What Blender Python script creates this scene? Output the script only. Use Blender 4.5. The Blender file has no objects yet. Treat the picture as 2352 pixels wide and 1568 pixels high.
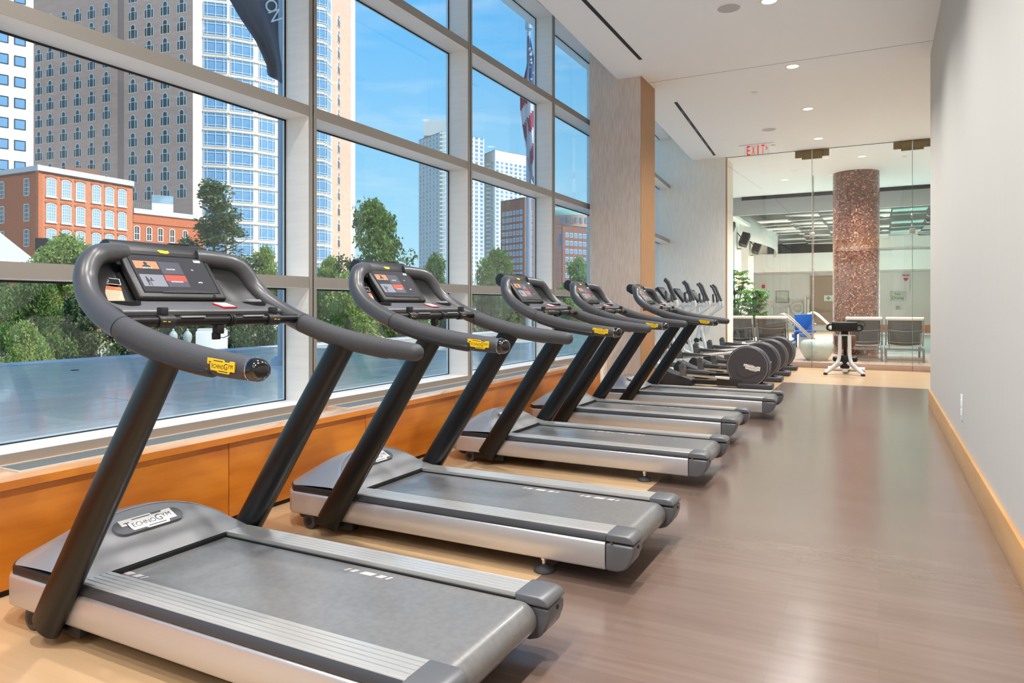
import bpy, bmesh, math, random
from mathutils import Vector, Matrix
R = math.radians
scene = bpy.context.scene
COL = scene.collection

# ------------------------------------------------------------------ camera
FPX, VX, HY, CX, CAMZ = 1620.0, 2018.0, 702.0, 1176.0, 1.25
YAW = math.atan((VX - CX) / FPX)
cam = bpy.data.cameras.new('camera')
cam.sensor_fit = 'HORIZONTAL'; cam.sensor_width = 36.0
cam.lens = FPX / 2352.0 * 36.0
cam.shift_x = 0.0
cam.shift_y = -(784.0 - HY) / 2352.0
cam.clip_start = 0.05; cam.clip_end = 3000
cam_o = bpy.data.objects.new('camera', cam); COL.objects.link(cam_o)
cam_o.location = (0, 0, CAMZ)
cam_o.rotation_euler = (R(90), 0, YAW)
scene.camera = cam_o

# ------------------------------------------------------------------ light
scene.view_settings.view_transform = 'Standard'
scene.view_settings.look = 'None'
scene.view_settings.gamma = 1.0
scene.view_settings.use_curve_mapping = False
scene.view_settings.exposure = 0.58

world = bpy.data.worlds.new('sky'); scene.world = world
world.use_nodes = True
nt = world.node_tree; nt.nodes.clear()
def N(t, **k):
    n = nt.nodes.new(t)
    for a, b in k.items(): setattr(n, a, b)
    return n
out = N('ShaderNodeOutputWorld'); bg = N('ShaderNodeBackground')
tc = N('ShaderNodeTexCoord'); sep = N('ShaderNodeSeparateXYZ')
ramp = N('ShaderNodeValToRGB'); cr = ramp.color_ramp
cr.elements[0].position = 0.0; cr.elements[0].color = (0.52, 0.80, 0.97, 1)
cr.elements[1].position = 0.75; cr.elements[1].color = (0.06, 0.30, 0.80, 1)
e = cr.elements.new(0.12); e.color = (0.36, 0.69, 0.95, 1)
e = cr.elements.new(0.38); e.color = (0.13, 0.49, 0.95, 1)
mp = N('ShaderNodeMapping'); mp.inputs['Scale'].default_value = (1.6, 1.6, 7.0)
noi = N('ShaderNodeTexNoise'); noi.inputs['Scale'].default_value = 2.2; noi.inputs['Detail'].default_value = 9; noi.inputs['Roughness'].default_value = 0.6
noi.inputs['Distortion'].default_value = 0.7
cmap = N('ShaderNodeMapRange'); cmap.inputs[1].default_value = 0.50; cmap.inputs[2].default_value = 0.85; cmap.inputs[3].default_value = 0.0; cmap.inputs[4].default_value = 0.5
mix = N('ShaderNodeMix', data_type='RGBA'); mix.inputs[7].default_value = (0.92, 0.97, 1.0, 1)
L = nt.links.new
L(tc.outputs['Generated'], sep.inputs[0]); L(sep.outputs['Z'], ramp.inputs[0])
L(tc.outputs['Generated'], mp.inputs[0]); L(mp.outputs[0], noi.inputs['Vector'])
L(noi.outputs['Fac'], cmap.inputs[0]); L(cmap.outputs[0], mix.inputs[0])
L(ramp.outputs[0], mix.inputs[6]); L(mix.outputs[2], bg.inputs[0])
bg.inputs[1].default_value = 0.8
L(bg.outputs[0], out.inputs[0])

sun = bpy.data.lights.new('sun', 'SUN'); sun.energy = 4.2; sun.angle = R(0.6); sun.color = (1.0, 0.95, 0.86)
sun_o = bpy.data.objects.new('sun', sun); COL.objects.link(sun_o)
SUN_DIR = Vector((0.68, 0.165, 0.71)).normalized()      # towards the sun
sun_o.rotation_euler = SUN_DIR.to_track_quat('Z', 'Y').to_euler()
sun_o.location = (30, 20, 40)
DOWNLIGHT_W = 262.0

# ------------------------------------------------------------------ pixel helpers (2352 x 1568 frame)
FWD = Vector((-math.sin(YAW), math.cos(YAW), 0)); RGT = Vector((math.cos(YAW), math.sin(YAW), 0))
CAM = Vector((0, 0, CAMZ))
def ray(x, y): return FWD + RGT * ((x - CX) / FPX) + Vector((0, 0, (HY - y) / FPX))
def at_t(x, y, t): return CAM + ray(x, y) * t                       # at a depth
def at_z(x, y, z): d = ray(x, y); return CAM + d * ((z - CAMZ) / d.z)   # on a level
def at_X(x, y, X): d = ray(x, y); return CAM + d * (X / d.x)
def at_Y(x, y, Y): d = ray(x, y); return CAM + d * (Y / d.y)

# ------------------------------------------------------------------ materials
def lin(c):
    if isinstance(c, str):
        c = [int(c[i:i + 2], 16) / 255 for i in (1, 3, 5)]
        return tuple(v / 12.92 if v <= 0.04045 else ((v + 0.055) / 1.055) ** 2.4 for v in c) + (1,)
    return tuple(c) + ((1,) if len(c) == 3 else ())
MATS = {}
def mat(name, color, rough=0.5, metal=0.0, spec=0.5, var=0.0, vscale=(8, 8, 8), bump=0.0, bscale=(60, 60, 60), coat=0.0, emit=None, estr=1.0, color2=None, detail=4, transl=0.0, coatr=0.1):
    m = bpy.data.materials.new(name); m.use_nodes = True
    t = m.node_tree; p = t.nodes['Principled BSDF']
    c = lin(color)
    p.inputs['Base Color'].default_value = c
    p.inputs['Roughness'].default_value = rough
    p.inputs['Metallic'].default_value = metal
    p.inputs['Specular IOR Level'].default_value = spec
    if coat: p.inputs['Coat Weight'].default_value = coat; p.inputs['Coat Roughness'].default_value = coatr
    if emit: p.inputs['Emission Color'].default_value = lin(emit); p.inputs['Emission Strength'].default_value = estr
    tcn = None
    def coords(sc):
        nonlocal tcn
        if tcn is None: tcn = t.nodes.new('ShaderNodeTexCoord')
        mpn = t.nodes.new('ShaderNodeMapping'); mpn.inputs['Scale'].default_value = sc
        t.links.new(tcn.outputs['Object'], mpn.inputs[0])
        nn = t.nodes.new('ShaderNodeTexNoise'); nn.inputs['Scale'].default_value = 1.0; nn.inputs['Detail'].default_value = detail
        t.links.new(mpn.outputs[0], nn.inputs['Vector']); return nn
    if var:
        nn = coords(vscale)
        mx = t.nodes.new('ShaderNodeMix'); mx.data_type = 'RGBA'
        c2 = lin(color2) if color2 else tuple(v * (1 - var) for v in c[:3]) + (1,)
        mx.inputs[6].default_value = c if color2 else tuple(min(1, v * (1 + var)) for v in c[:3]) + (1,)
        mx.inputs[7].default_value = c2
        mr = t.nodes.new('ShaderNodeMapRange'); mr.inputs[1].default_value = 0.3; mr.inputs[2].default_value = 0.7
        t.links.new(nn.outputs['Fac'], mr.inputs[0]); t.links.new(mr.outputs[0], mx.inputs[0])
        t.links.new(mx.outputs[2], p.inputs['Base Color'])
    if bump:
        nb = coords(bscale); b = t.nodes.new('ShaderNodeBump'); b.inputs['Strength'].default_value = bump; b.inputs['Distance'].default_value = 0.01
        t.links.new(nb.outputs['Fac'], b.inputs['Height']); t.links.new(b.outputs[0], p.inputs['Normal'])
    if transl:
        o = t.nodes['Material Output']; tr = t.nodes.new('ShaderNodeBsdfTranslucent'); ms = t.nodes.new('ShaderNodeMixShader')
        tr.inputs[0].default_value = tuple(min(1, v * 1.3) for v in c[:3]) + (1,)
        ms.inputs[0].default_value = transl
        t.links.new(p.outputs[0], ms.inputs[1]); t.links.new(tr.outputs[0], ms.inputs[2]); t.links.new(ms.outputs[0], o.inputs[0])
    MATS[name] = m; return m
def glass_mat(name, tint, refl=1.0, ior=1.5, rough=0.0):
    m = bpy.data.materials.new(name); m.use_nodes = True; t = m.node_tree; t.nodes.clear()
    o = t.nodes.new('ShaderNodeOutputMaterial'); tr = t.nodes.new('ShaderNodeBsdfTransparent'); gl = t.nodes.new('ShaderNodeBsdfGlossy')
    lw = t.nodes.new('ShaderNodeLayerWeight'); lw.inputs[0].default_value = .5
    pw = t.nodes.new('ShaderNodeMath'); pw.operation = 'POWER'; pw.inputs[1].default_value = 5.0
    mu = t.nodes.new('ShaderNodeMath'); mu.operation = 'MULTIPLY_ADD'; ms = t.nodes.new('ShaderNodeMixShader')
    f0 = ((ior - 1) / (ior + 1)) ** 2 * refl                       # Schlick reflectance, the same from both sides
    mu.inputs[1].default_value = 1 - f0; mu.inputs[2].default_value = f0
    tr.inputs[0].default_value = lin(tint); gl.inputs['Roughness'].default_value = rough; gl.inputs[0].default_value = (1, 1, 1, 1)
    t.links.new(lw.outputs['Facing'], pw.inputs[0]); t.links.new(pw.outputs[0], mu.inputs[0]); t.links.new(mu.outputs[0], ms.inputs[0])
    t.links.new(tr.outputs[0], ms.inputs[1]); t.links.new(gl.outputs[0], ms.inputs[2]); t.links.new(ms.outputs[0], o.inputs[0])
    MATS[name] = m; return m

# ------------------------------------------------------------------ mesh builder
def catmull(pts, per=6):
    P = [Vector(p) for p in pts]; o = []
    for i in range(len(P) - 1):
        p0 = P[max(0, i - 1)]; p1 = P[i]; p2 = P[i + 1]; p3 = P[min(len(P) - 1, i + 2)]
        for k in range(per):
            s = k / per
            o.append(0.5 * ((2 * p1) + (p2 - p0) * s + (2 * p0 - 5 * p1 + 4 * p2 - p3) * s * s + (3 * p1 - p0 - 3 * p2 + p3) * s ** 3))
    o.append(P[-1]); return o
class MB:
    def __init__(s): s.v = []; s.f = []; s.m = []
    def add(s, v, f, mi=0, M=None):
        o = len(s.v)
        s.v += [tuple(M @ Vector(p)) for p in v] if M is not None else [tuple(p) for p in v]
        s.f += [tuple(i + o for i in q) for q in f]; s.m += [mi] * len(f); return s
    def box(s, x0, x1, y0, y1, z0, z1, mi=0, M=None):
        v = [(x0, y0, z0), (x1, y0, z0), (x1, y1, z0), (x0, y1, z0), (x0, y0, z1), (x1, y0, z1), (x1, y1, z1), (x0, y1, z1)]
        return s.add(v, [(0, 3, 2, 1), (4, 5, 6, 7), (0, 1, 5, 4), (1, 2, 6, 5), (2, 3, 7, 6), (3, 0, 4, 7)], mi, M)
    def prism(s, poly, a0, a1, axis='z', mi=0, M=None):
        n = len(poly)
        def mk(p, a): return {'z': (p[0], p[1], a), 'y': (p[0], a, p[1]), 'x': (a, p[0], p[1])}[axis]
        v = [mk(p, a0) for p in poly] + [mk(p, a1) for p in poly]
        f = [tuple(range(n))[::-1], tuple(range(n, 2 * n))] + [(i, (i + 1) % n, n + (i + 1) % n, n + i) for i in range(n)]
        return s.add(v, f, mi, M)
    def tube(s, path, r, n=10, mi=0, M=None, ref=None, round0=False, round1=False, closed=False):
        P = [Vector(p) for p in path]; k = len(P)
        rr = r if isinstance(r, (list,)) else [r] * k
        rr = [(q, q) if not isinstance(q, tuple) else q for q in rr]
        T = []
        for i in range(k):
            a = P[(i - 1) % k] if closed else P[max(0, i - 1)]; b = P[(i + 1) % k] if closed else P[min(k - 1, i + 1)]
            T.append((b - a).normalized())
        if round0 or round1:
            def cap(idx, sgn):
                add = []
                for q in (0.35, 0.7, 0.92, 0.999):
                    h = q; w = math.sqrt(1 - q * q)
                    add.append((P[idx] + T[idx] * sgn * h * min(rr[idx]), (max(rr[idx][0] * w, 1e-4), max(rr[idx][1] * w, 1e-4)), T[idx]))
                return add
            if round1:
                ad = cap(k - 1, 1); P += [a[0] for a in ad]; rr += [a[1] for a in ad]; T += [a[2] for a in ad]
            if round0:
                ad = cap(0, -1)[::-1]; P = [a[0] for a in ad] + P; rr = [a[1] for a in ad] + rr; T = [a[2] for a in ad] + T
            k = len(P)
        if ref is None:
            ref = Vector((0, 0, 1)) if abs(T[0].z) < 0.9 else Vector((1, 0, 0))
            trans = True
        else: ref = Vector(ref); trans = False
        v = []; B = None
        for i in range(k):
            if trans and B is not None: b = (B - T[i] * B.dot(T[i])).normalized()
            else: b = (ref - T[i] * ref.dot(T[i])).normalized()
            B = b; nn = T[i].cross(b)
            for j in range(n):
                a = 2 * math.pi * j / n
                v.append(P[i] + b * (math.cos(a) * rr[i][1]) + nn * (math.sin(a) * rr[i][0]))
        f = []
        for i in range(k if closed else k - 1):
            i2 = (i + 1) % k
            for j in range(n): f.append((i * n + j, i * n + (j + 1) % n, i2 * n + (j + 1) % n, i2 * n + j))
        if not closed: f += [tuple(range(n))[::-1], tuple(range((k - 1) * n, k * n))]
        return s.add(v, f, mi, M)
    def cyl(s, p0, p1, r, n=14, mi=0, M=None, r1=None):
        return s.tube([p0, p1], [r, r1 if r1 is not None else r], n, mi, M)
    def lathe(s, prof, c=(0, 0, 0), n=20, mi=0, axis='z', M=None, ring=False):
        if ring: prof = list(prof) + [prof[0]]
        v = []; f = []; k = len(prof)
        for (r, h) in prof:
            for j in range(n):
                a = 2 * math.pi * j / n; x, y = r * math.cos(a), r * math.sin(a)
                p = {'z': (x, y, h), 'x': (h, x, y), 'y': (y, h, x)}[axis]
                v.append((p[0] + c[0], p[1] + c[1], p[2] + c[2]))
        for i in range(k - 1):
            for j in range(n): f.append((i * n + j, i * n + (j + 1) % n, (i + 1) * n + (j + 1) % n, (i + 1) * n + j))
        if not ring: f += [tuple(range(n))[::-1], tuple(range((k - 1) * n, k * n))]
        return s.add(v, f, mi, M)
    def grid(s, fn, nu, nv, mi=0, M=None):
        v = [fn(i / nu, j / nv) for i in range(nu + 1) for j in range(nv + 1)]
        f = [(i * (nv + 1) + j, (i + 1) * (nv + 1) + j, (i + 1) * (nv + 1) + j + 1, i * (nv + 1) + j + 1) for i in range(nu) for j in range(nv)]
        return s.add(v, f, mi, M)
    def mesh(s, name, mats, bevel=0, seg=2, smooth=35, fix=True):
        me = bpy.data.meshes.new(name); me.from_pydata(s.v, [], s.f)
        for m in (mats if isinstance(mats, (list, tuple)) else [mats]): me.materials.append(MATS[m])
        me.polygons.foreach_set('material_index', s.m)
        if bevel or fix:
            bm = bmesh.new(); bm.from_mesh(me)
            if fix: bmesh.ops.recalc_face_normals(bm, faces=bm.faces[:])
            if bevel:
                ed = [q for q in bm.edges if len(q.link_faces) == 2 and q.calc_face_angle(0) > R(30)]
                bmesh.ops.bevel(bm, geom=ed, offset=bevel, segments=seg, affect='EDGES', profile=0.5, clamp_overlap=True)
            bm.to_mesh(me); bm.free()
        if smooth:
            me.polygons.foreach_set('use_smooth', [True] * len(me.polygons))
            me.set_sharp_from_angle(angle=R(smooth))
        me.update(); return me
    def build(s, name, mats, parent=None, loc=(0, 0, 0), rz=0, bevel=0, seg=2, smooth=35, fix=True):
        return obj(name, s.mesh(name, mats, bevel, seg, smooth, fix), parent, loc, rz)
def obj(name, me, parent=None, loc=(0, 0, 0), rz=0):
    o = bpy.data.objects.new(name, me); COL.objects.link(o)
    o.location = loc; o.rotation_euler = (0, 0, rz)
    if parent: o.parent = parent
    return o
def tag(o, label=None, cat=None, group=None, kind=None):
    if label: o['label'] = label
    if cat: o['category'] = cat
    if group: o['group'] = group
    if kind: o['kind'] = kind
    return o
def thing(name, label, cat, loc=(0, 0, 0), rz=0, group=None):
    o = bpy.data.objects.new(name, None); COL.objects.link(o); o.empty_display_size = 0.1
    o.location = loc; o.rotation_euler = (0, 0, rz)
    return tag(o, label, cat, group)
def kids(o): return [c for c in bpy.data.objects if c.parent == o]
KID = {}
def copy_tree(o, parent=None, children=None):
    c = o.copy(); COL.objects.link(c)
    if parent: c.parent = parent
    for ch in o.children: copy_tree(ch, c)
    return c
def struct(o, label=None): return tag(o, label, kind='structure')
_tx = {}
def text_geo(t, size=1.0, align='CENTER'):
    key = (t, align)
    if key not in _tx:
        cu = bpy.data.curves.new('t', 'FONT'); cu.body = t; cu.size = 1.0; cu.align_x = align; cu.align_y = 'CENTER'; cu.resolution_u = 3
        ob = bpy.data.objects.new('t', cu); COL.objects.link(ob)
        me = ob.to_mesh(); _tx[key] = ([tuple(v.co) for v in me.vertices], [tuple(p.vertices) for p in me.polygons])
        ob.to_mesh_clear(); bpy.data.objects.remove(ob); bpy.data.curves.remove(cu)
    v, f = _tx[key]; return [(a[0] * size, a[1] * size, a[2]) for a in v], f
def frame(o, x, y, z=None):
    x = Vector(x).normalized(); y = Vector(y).normalized(); z = x.cross(y)
    M = Matrix.Identity(4)
    for i, c in enumerate((x, y, z)):
        for k in range(3): M[k][i] = c[k]
    for k in range(3): M[k][3] = o[k]
    return M
LOGO_POLY = [(-.5, .17), (.10, .17), (.12, .12), (.30, .12), (.33, .16), (.5, .16), (.5, -.10), (.34, -.10), (.31, -.17), (-.10, -.17), (-.13, -.13), (-.36, -.13), (-.40, .02), (-.5, .02)]
def logo_plate(mb, M, w, th=0.002, mi=0): return mb.prism([(x * w, y * w) for x, y in LOGO_POLY], 0, th, 'z', mi, M)
def logo_text(mb, M, w, z=0.0026, mi=0):
    # raised TECHNOGYM lettering with a tall T and G
    x = 0.0; G = []
    for ch, sz, dy in (('T', .25, .0), ('E', .17, -.02), ('C', .17, -.02), ('H', .17, -.02), ('N', .17, -.02), ('O', .17, -.02), ('G', .25, .0), ('Y', .17, .02), ('M', .17, .02)):
        v, f = text_geo(ch, 1.0, 'LEFT'); wd = max(a[0] for a in v) - min(a[0] for a in v); x0 = min(a[0] for a in v)
        G.append((v, f, x, x0, sz, dy)); x += wd * sz + .02
    k = .90 / x
    for v, f, xx, x0, sz, dy in G:
        mb.add([((-.45 + (xx + (a[0] - x0) * sz) * k) * w, (a[1] * sz * .9 + dy) * w, z) for a in v], f, mi, M)
    mb.add([(-.27 * w, .115 * w, z), (.08 * w, .115 * w, z), (.08 * w, .135 * w, z), (-.27 * w, .135 * w, z)], [(0, 1, 2, 3)], mi, M)
    mb.add([(-.08 * w, -.135 * w, z), (.27 * w, -.135 * w, z), (.27 * w, -.115 * w, z), (-.08 * w, -.115 * w, z)], [(0, 1, 2, 3)], mi, M)

# plain materials
mat('wall_white', '#c6c2ba', .75, var=.03, vscale=(260, 260, 2), bump=.12, bscale=(220, 220, 3))
mat('ceiling_white', '#f7f9fa', .85)
mat('pool_white', '#efeeea', .7)
mat('wall_fabric', '#e3d1c2', .8, var=.10, vscale=(55, 55, 6), bump=.25, bscale=(70, 70, 12), color2='#d2bcab')
mat('wall_fabric_pale', '#f7eee0', .8, var=.05, vscale=(60, 60, 5), bump=.2, bscale=(70, 70, 10))
mat('tan_board', '#a87c52', .45, var=.10, vscale=(30, 30, 4))
mat('alu', '#efece6', .42, metal=.0, var=.03, vscale=(3, 3, 30))
mat('alu_face', '#97928b', .4, metal=.25)
mat('gasket', '#15161a', .5)
mat('maple', '#dd8a2c', .32, var=.25, vscale=(14, 1.6, 9), color2='#b8641a', coat=.4, coatr=.25, detail=7)
mat('maple_pale', '#e3ad66', .32, var=.12, vscale=(14, 1.6, 9), color2='#cf9248', coat=.3, detail=6)
mat('ledge_wood', '#d9a066', .22, var=.1, vscale=(9, 1.2, 9), coat=.6, coatr=.12)
mat('grille_metal', '#858885', .4, metal=.3, var=.3, vscale=(400, 400, 400))
mat('speaker_grille', '#bdbdba', .6)
mat('grille_frame', '#dcdcd8', .3, metal=.3)
mat('black', '#0a0a0b', .5)
mat('black_gloss', '#08080a', .12, coat=.6)
mat('plastic_dark', '#242527', .42, bump=.05, bscale=(300, 300, 300))
mat('plastic_hood', '#a3a3a4', .33, metal=.35)
mat('plastic_mid', '#66676a', .36, metal=.2)
mat('strip_dark', '#3d3e41', .4)
mat('rubber', '#414144', .58, bump=.12, bscale=(160, 160, 160))
mat('rail_plastic', '#454548', .36, coat=.2, coatr=.3)
mat('upright_paint', '#09090a', .36, spec=.4)
mat('silver_paint', '#c6c4c4', .34, metal=.55)
mat('silver_trim', '#b9bcc0', .3, metal=.6)
mat('rib_alu', '#d6d3ce', .3, metal=.6)
mat('belt', '#757473', .28, var=.10, vscale=(40, 40, 40), bump=.08, bscale=(400, 400, 400), coat=.3, coatr=.18)
mat('belt_mark', '#c9bfbd', .5)
mat('yellow', '#f0c514', .4)
mat('white_print', '#ecebe6', .5)
mat('grey_print', '#7e8084', .5)
mat('orange_label', '#e8641e', .5)
mat('paper_label', '#c8ab8c', .6)
mat('red', '#d2222f', .4)
mat('chrome', '#d9d9dc', .12, metal=1.0)
mat('screen_glass', '#0c0d10', .12, emit='#4a4b50', estr=.8)  # raised grey emission paints a reflection haze over the display
mat('screen_orange', '#8a5a40', .3, emit='#c8845a', estr=.6)
mat('screen_violet', '#1c1c24', .3, emit='#50505c', estr=.8)
mat('screen_grey', '#4a4d54', .3, emit='#8a8d98', estr=.65)
mat('screen_red', '#6a2a24', .3, emit='#c8503c', estr=.6)
mat('screen_white', '#dddddd', .3, emit='#dddddd', estr=.5)
glass_mat('window_glass', (.93, .97, .96), 1.0, 1.5)
glass_mat('partition_glass', (.97, .985, .98), 1.6, 1.5)
glass_mat('clear_plastic', (.96, .97, .97), 1.0, 1.45)
mat('bark', '#5a4b40', .9); mat('copper_green', '#9cc4b4', .6); mat('first_aid_green', '#2f9a78', .5)
mat('glass_edge', '#6f8f88', .2)
# ================================================================== the room
ZC = 4.42            # ceiling
YG = 15.52           # glass partition
XF, XG = -3.69, -3.925    # front of the window frames, glass
XK, XR = -3.32, 0.58     # face of the low timber wall, right wall
YB = -6.2                # end of the room behind the camera
mat('cove_emit', '#ffe2b8', .5, emit='#ffc67e', estr=9.0)
mat('lamp_warm', '#fff2dc', .4, emit='#ffdcae', estr=1.6)
mat('kerb_stone', '#b3998a', .4, var=.06)
mat('chrome_satin', '#cfc8c0', .3, metal=.8)
mat('bronze', '#8a7a5c', .3, metal=.8)
def plank_mat(name, ca, cb, rough, scuff=0.0, clear=0.35):
    m = bpy.data.materials.new(name); m.use_nodes = True; t = m.node_tree; p = t.nodes['Principled BSDF']
    tcn = t.nodes.new('ShaderNodeTexCoord')
    mp1 = t.nodes.new('ShaderNodeMapping'); mp1.inputs['Rotation'].default_value = (0, 0, 0)
    br = t.nodes.new('ShaderNodeTexBrick'); br.offset = .37; br.inputs['Scale'].default_value = 1.0
    br.inputs['Brick Width'].default_value = 0.92; br.inputs['Row Height'].default_value = 0.152; br.inputs['Mortar Size'].default_value = 0.0006
    a = lin(ca); b = lin(cb)
    br.inputs['Color1'].default_value = a; br.inputs['Color2'].default_value = tuple(x * .55 + y * .45 for x, y in zip(a, b)); br.inputs['Mortar'].default_value = tuple(x * .8 for x in a[:3]) + (1,)
    mp2 = t.nodes.new('ShaderNodeMapping'); mp2.inputs['Scale'].default_value = (2.2, 26, 1)
    nz = t.nodes.new('ShaderNodeTexNoise'); nz.inputs['Scale'].default_value = 1.0; nz.inputs['Detail'].default_value = 8
    mx = t.nodes.new('ShaderNodeMix'); mx.data_type = 'RGBA'; mx.inputs[7].default_value = b
    mr = t.nodes.new('ShaderNodeMapRange'); mr.inputs[1].default_value = .42; mr.inputs[2].default_value = .75; mr.inputs[4].default_value = .55
    lk = t.links.new
    lk(tcn.outputs['Object'], mp1.inputs[0]); lk(mp1.outputs[0], br.inputs['Vector']); lk(tcn.outputs['Object'], mp2.inputs[0]); lk(mp2.outputs[0], nz.inputs['Vector'])
    lk(nz.outputs['Fac'], mr.inputs[0]); lk(mr.outputs[0], mx.inputs[0]); lk(br.outputs['Color'], mx.inputs[6])
    last = mx.outputs[2]
    if scuff:       # pale scuff marks worn into the vinyl
        mp3 = t.nodes.new('ShaderNodeMapping'); mp3.inputs['Scale'].default_value = (1.1, 16.0, 1); mp3.inputs['Rotation'].default_value = (0, 0, .2)
        n3 = t.nodes.new('ShaderNodeTexNoise'); n3.inputs['Scale'].default_value = 4.5; n3.inputs['Detail'].default_value = 5; n3.inputs['Roughness'].default_value = .72
        m3 = t.nodes.new('ShaderNodeMapRange'); m3.inputs[1].default_value = .66; m3.inputs[2].default_value = .80; m3.inputs[4].default_value = scuff
        x3 = t.nodes.new('ShaderNodeMix'); x3.data_type = 'RGBA'; x3.inputs[7].default_value = lin('#b9a698')
        lk(tcn.outputs['Object'], mp3.inputs[0]); lk(mp3.outputs[0], n3.inputs['Vector']); lk(n3.outputs['Fac'], m3.inputs[0]); lk(m3.outputs[0], x3.inputs[0]); lk(last, x3.inputs[6]); last = x3.outputs[2]
    lk(last, p.inputs['Base Color'])
    n2 = t.nodes.new('ShaderNodeTexNoise'); n2.inputs['Scale'].default_value = 3.0; n2.inputs['Detail'].default_value = 6
    r2 = t.nodes.new('ShaderNodeMapRange'); r2.inputs[3].default_value = rough - .03; r2.inputs[4].default_value = rough + .04
    lk(tcn.outputs['Object'], n2.inputs['Vector']); lk(n2.outputs['Fac'], r2.inputs[0]); lk(r2.outputs[0], p.inputs['Roughness'])
    p.inputs['Coat Weight'].default_value = clear; p.inputs['Coat Roughness'].default_value = .17
    MATS[name] = m
plank_mat('floor_dark', '#7d695e', '#695448', .22, .10, .6)
plank_mat('floor_beige', '#d2b088', '#c4a078', .30)

struct(MB().box(-1.39, XR, YB, 12.28, -.12, 0).build('floor', 'floor_dark', smooth=0), 'dark brown wood-look vinyl floor with a soft sheen')
mb = MB().prism([(-3.36, YB), (-1.39, YB), (-1.39, 12.28), (2.4, 12.28), (2.4, YG - .09), (-3.36, YG - .09)], -.12, 0)
struct(mb.build('floor_border', 'floor_beige', smooth=0), 'pale beige wood-look vinyl border along windows and glass wall')
mb = MB().box(XR, 2.4, 10.33, 12.28, -.12, 0); struct(mb.build('floor_alcove', 'floor_dark', smooth=0))

# right wall, end walls
struct(MB().box(XR, XR + .2, YB, 10.33, 0, ZC).build('wall_right', 'wall_white', smooth=0), 'off-white wall with finely ribbed wallcovering')
struct(MB().box(XR - .022, XR, YB, 10.33, 0, .195).build('baseboard_right', 'maple_pale', bevel=.003), 'honey maple baseboard along white wall')
struct(MB().box(XR - .2, 2.6, YB - .2, YB, 0, ZC).box(-4.2, XR - .2, YB - .2, YB, 0, 5.0).build('wall_back', 'wall_white', smooth=0))
struct(MB().box(2.4, 2.6, 10.13, 36.0, 0, ZC).build('wall_alcove', 'pool_white', smooth=0))
struct(MB().box(XR + .2, 2.6, 10.13, 10.33, 0, ZC).build('wall_return', 'wall_white', smooth=0))

# ceiling with its soffit edge drawn back from the windows
edge = [(-3.0, YB), (-3.135, 6.61), (-3.2, 8.2), (-3.245, 9.42), (-3.27, 10.15), (-3.40, 12.0), (-3.6, 15.46), (-3.66, 16.6), (-4.3, 21.4)]
mb = MB().prism(edge + [(2.4, 21.4), (2.4, YB)], ZC, 5.0)
ceil = struct(mb.build('ceiling', 'ceiling_white', smooth=0), 'smooth grey-white plaster ceiling')
MB().box(-2.91, XR, 9.80, 9.806, ZC - .002, ZC).build('control_joint', 'grey_print', ceil, smooth=0)
struct(MB().box(-4.12, 2.6, YB - .2, 21.4, 5.0, 5.25).build('ceiling_upper', 'ceiling_white', smooth=0))
struct(MB().box(-3.9, 14, YB - .2, 15.4, 5.25, 14).build('wall_added_storeys', 'alu', smooth=0), 'unseen upper storeys added above the gym to shade the terrace')  # unseen mass added to shade the terrace and the nearer trees
# black slot diffusers
for k, (a, b, w) in enumerate((((-2.69, YB + 1), (-2.74, 8.82), .045), ((-2.83, 10.92), (-3.09, 15.15), .05))):
    mb = MB().prism([a, (a[0] + w, a[1]), (b[0] + w, b[1]), b], ZC - .004, ZC - .0005, 'z')
    s = tag(mb.build('slot_diffuser', 'black', smooth=0), ('black linear air slot in the ceiling above the treadmills', 'black linear air slot in the ceiling above the elliptical trainers')[k], 'air vent', 'ceiling slot diffusers')
    for j in range(6):
        q = .12 + j * .15; x = a[0] + (b[0] - a[0]) * q; y = a[1] + (b[1] - a[1]) * q; dy = .22
        dx = (b[0] - a[0]) / (b[1] - a[1]) * dy
        if k: MB().prism([(x + .018, y), (x + .03, y), (x + dx + .03, y + dy), (x + dx + .018, y + dy)], ZC - .0055, ZC - .004).build('damper_blade', 'grille_metal', s, smooth=0)

# ---------------------------------------------------------------- low timber wall and ledge under the windows
wl = struct(MB().box(-3.69, XK - .02, YB, 8.95, 0, .46).build('wall_left', 'black', smooth=0), 'low maple-panelled wall under the tall windows')
y = 8.95; k = 0
pm = MB().box(XK - .02, XK, -1.215, 0, .03, .458).mesh('wood_panel', 'maple', bevel=.0015, seg=1)
while y > YB + 1.3:
    o = obj('wood_panel', pm, wl, (0, y, 0)); y -= 1.22
lg = MB().box(-3.70, XK + .018, YB, 8.95, .462, .50).build('ledge', 'ledge_wood', wl, bevel=.003)
MB().box(XK + .0175, XK + .0205, YB, 8.95, .463, .499).build('ledge_edge', 'maple', wl, smooth=0)
struct(MB().box(XK - .3, XK - .001, 8.95, 8.965, 0, .5).build('trim_1', 'maple', smooth=0))
MULL = [8.25, 6.175, 3.925, 1.70, -.52, -2.74, -4.96]
pv = None
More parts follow.
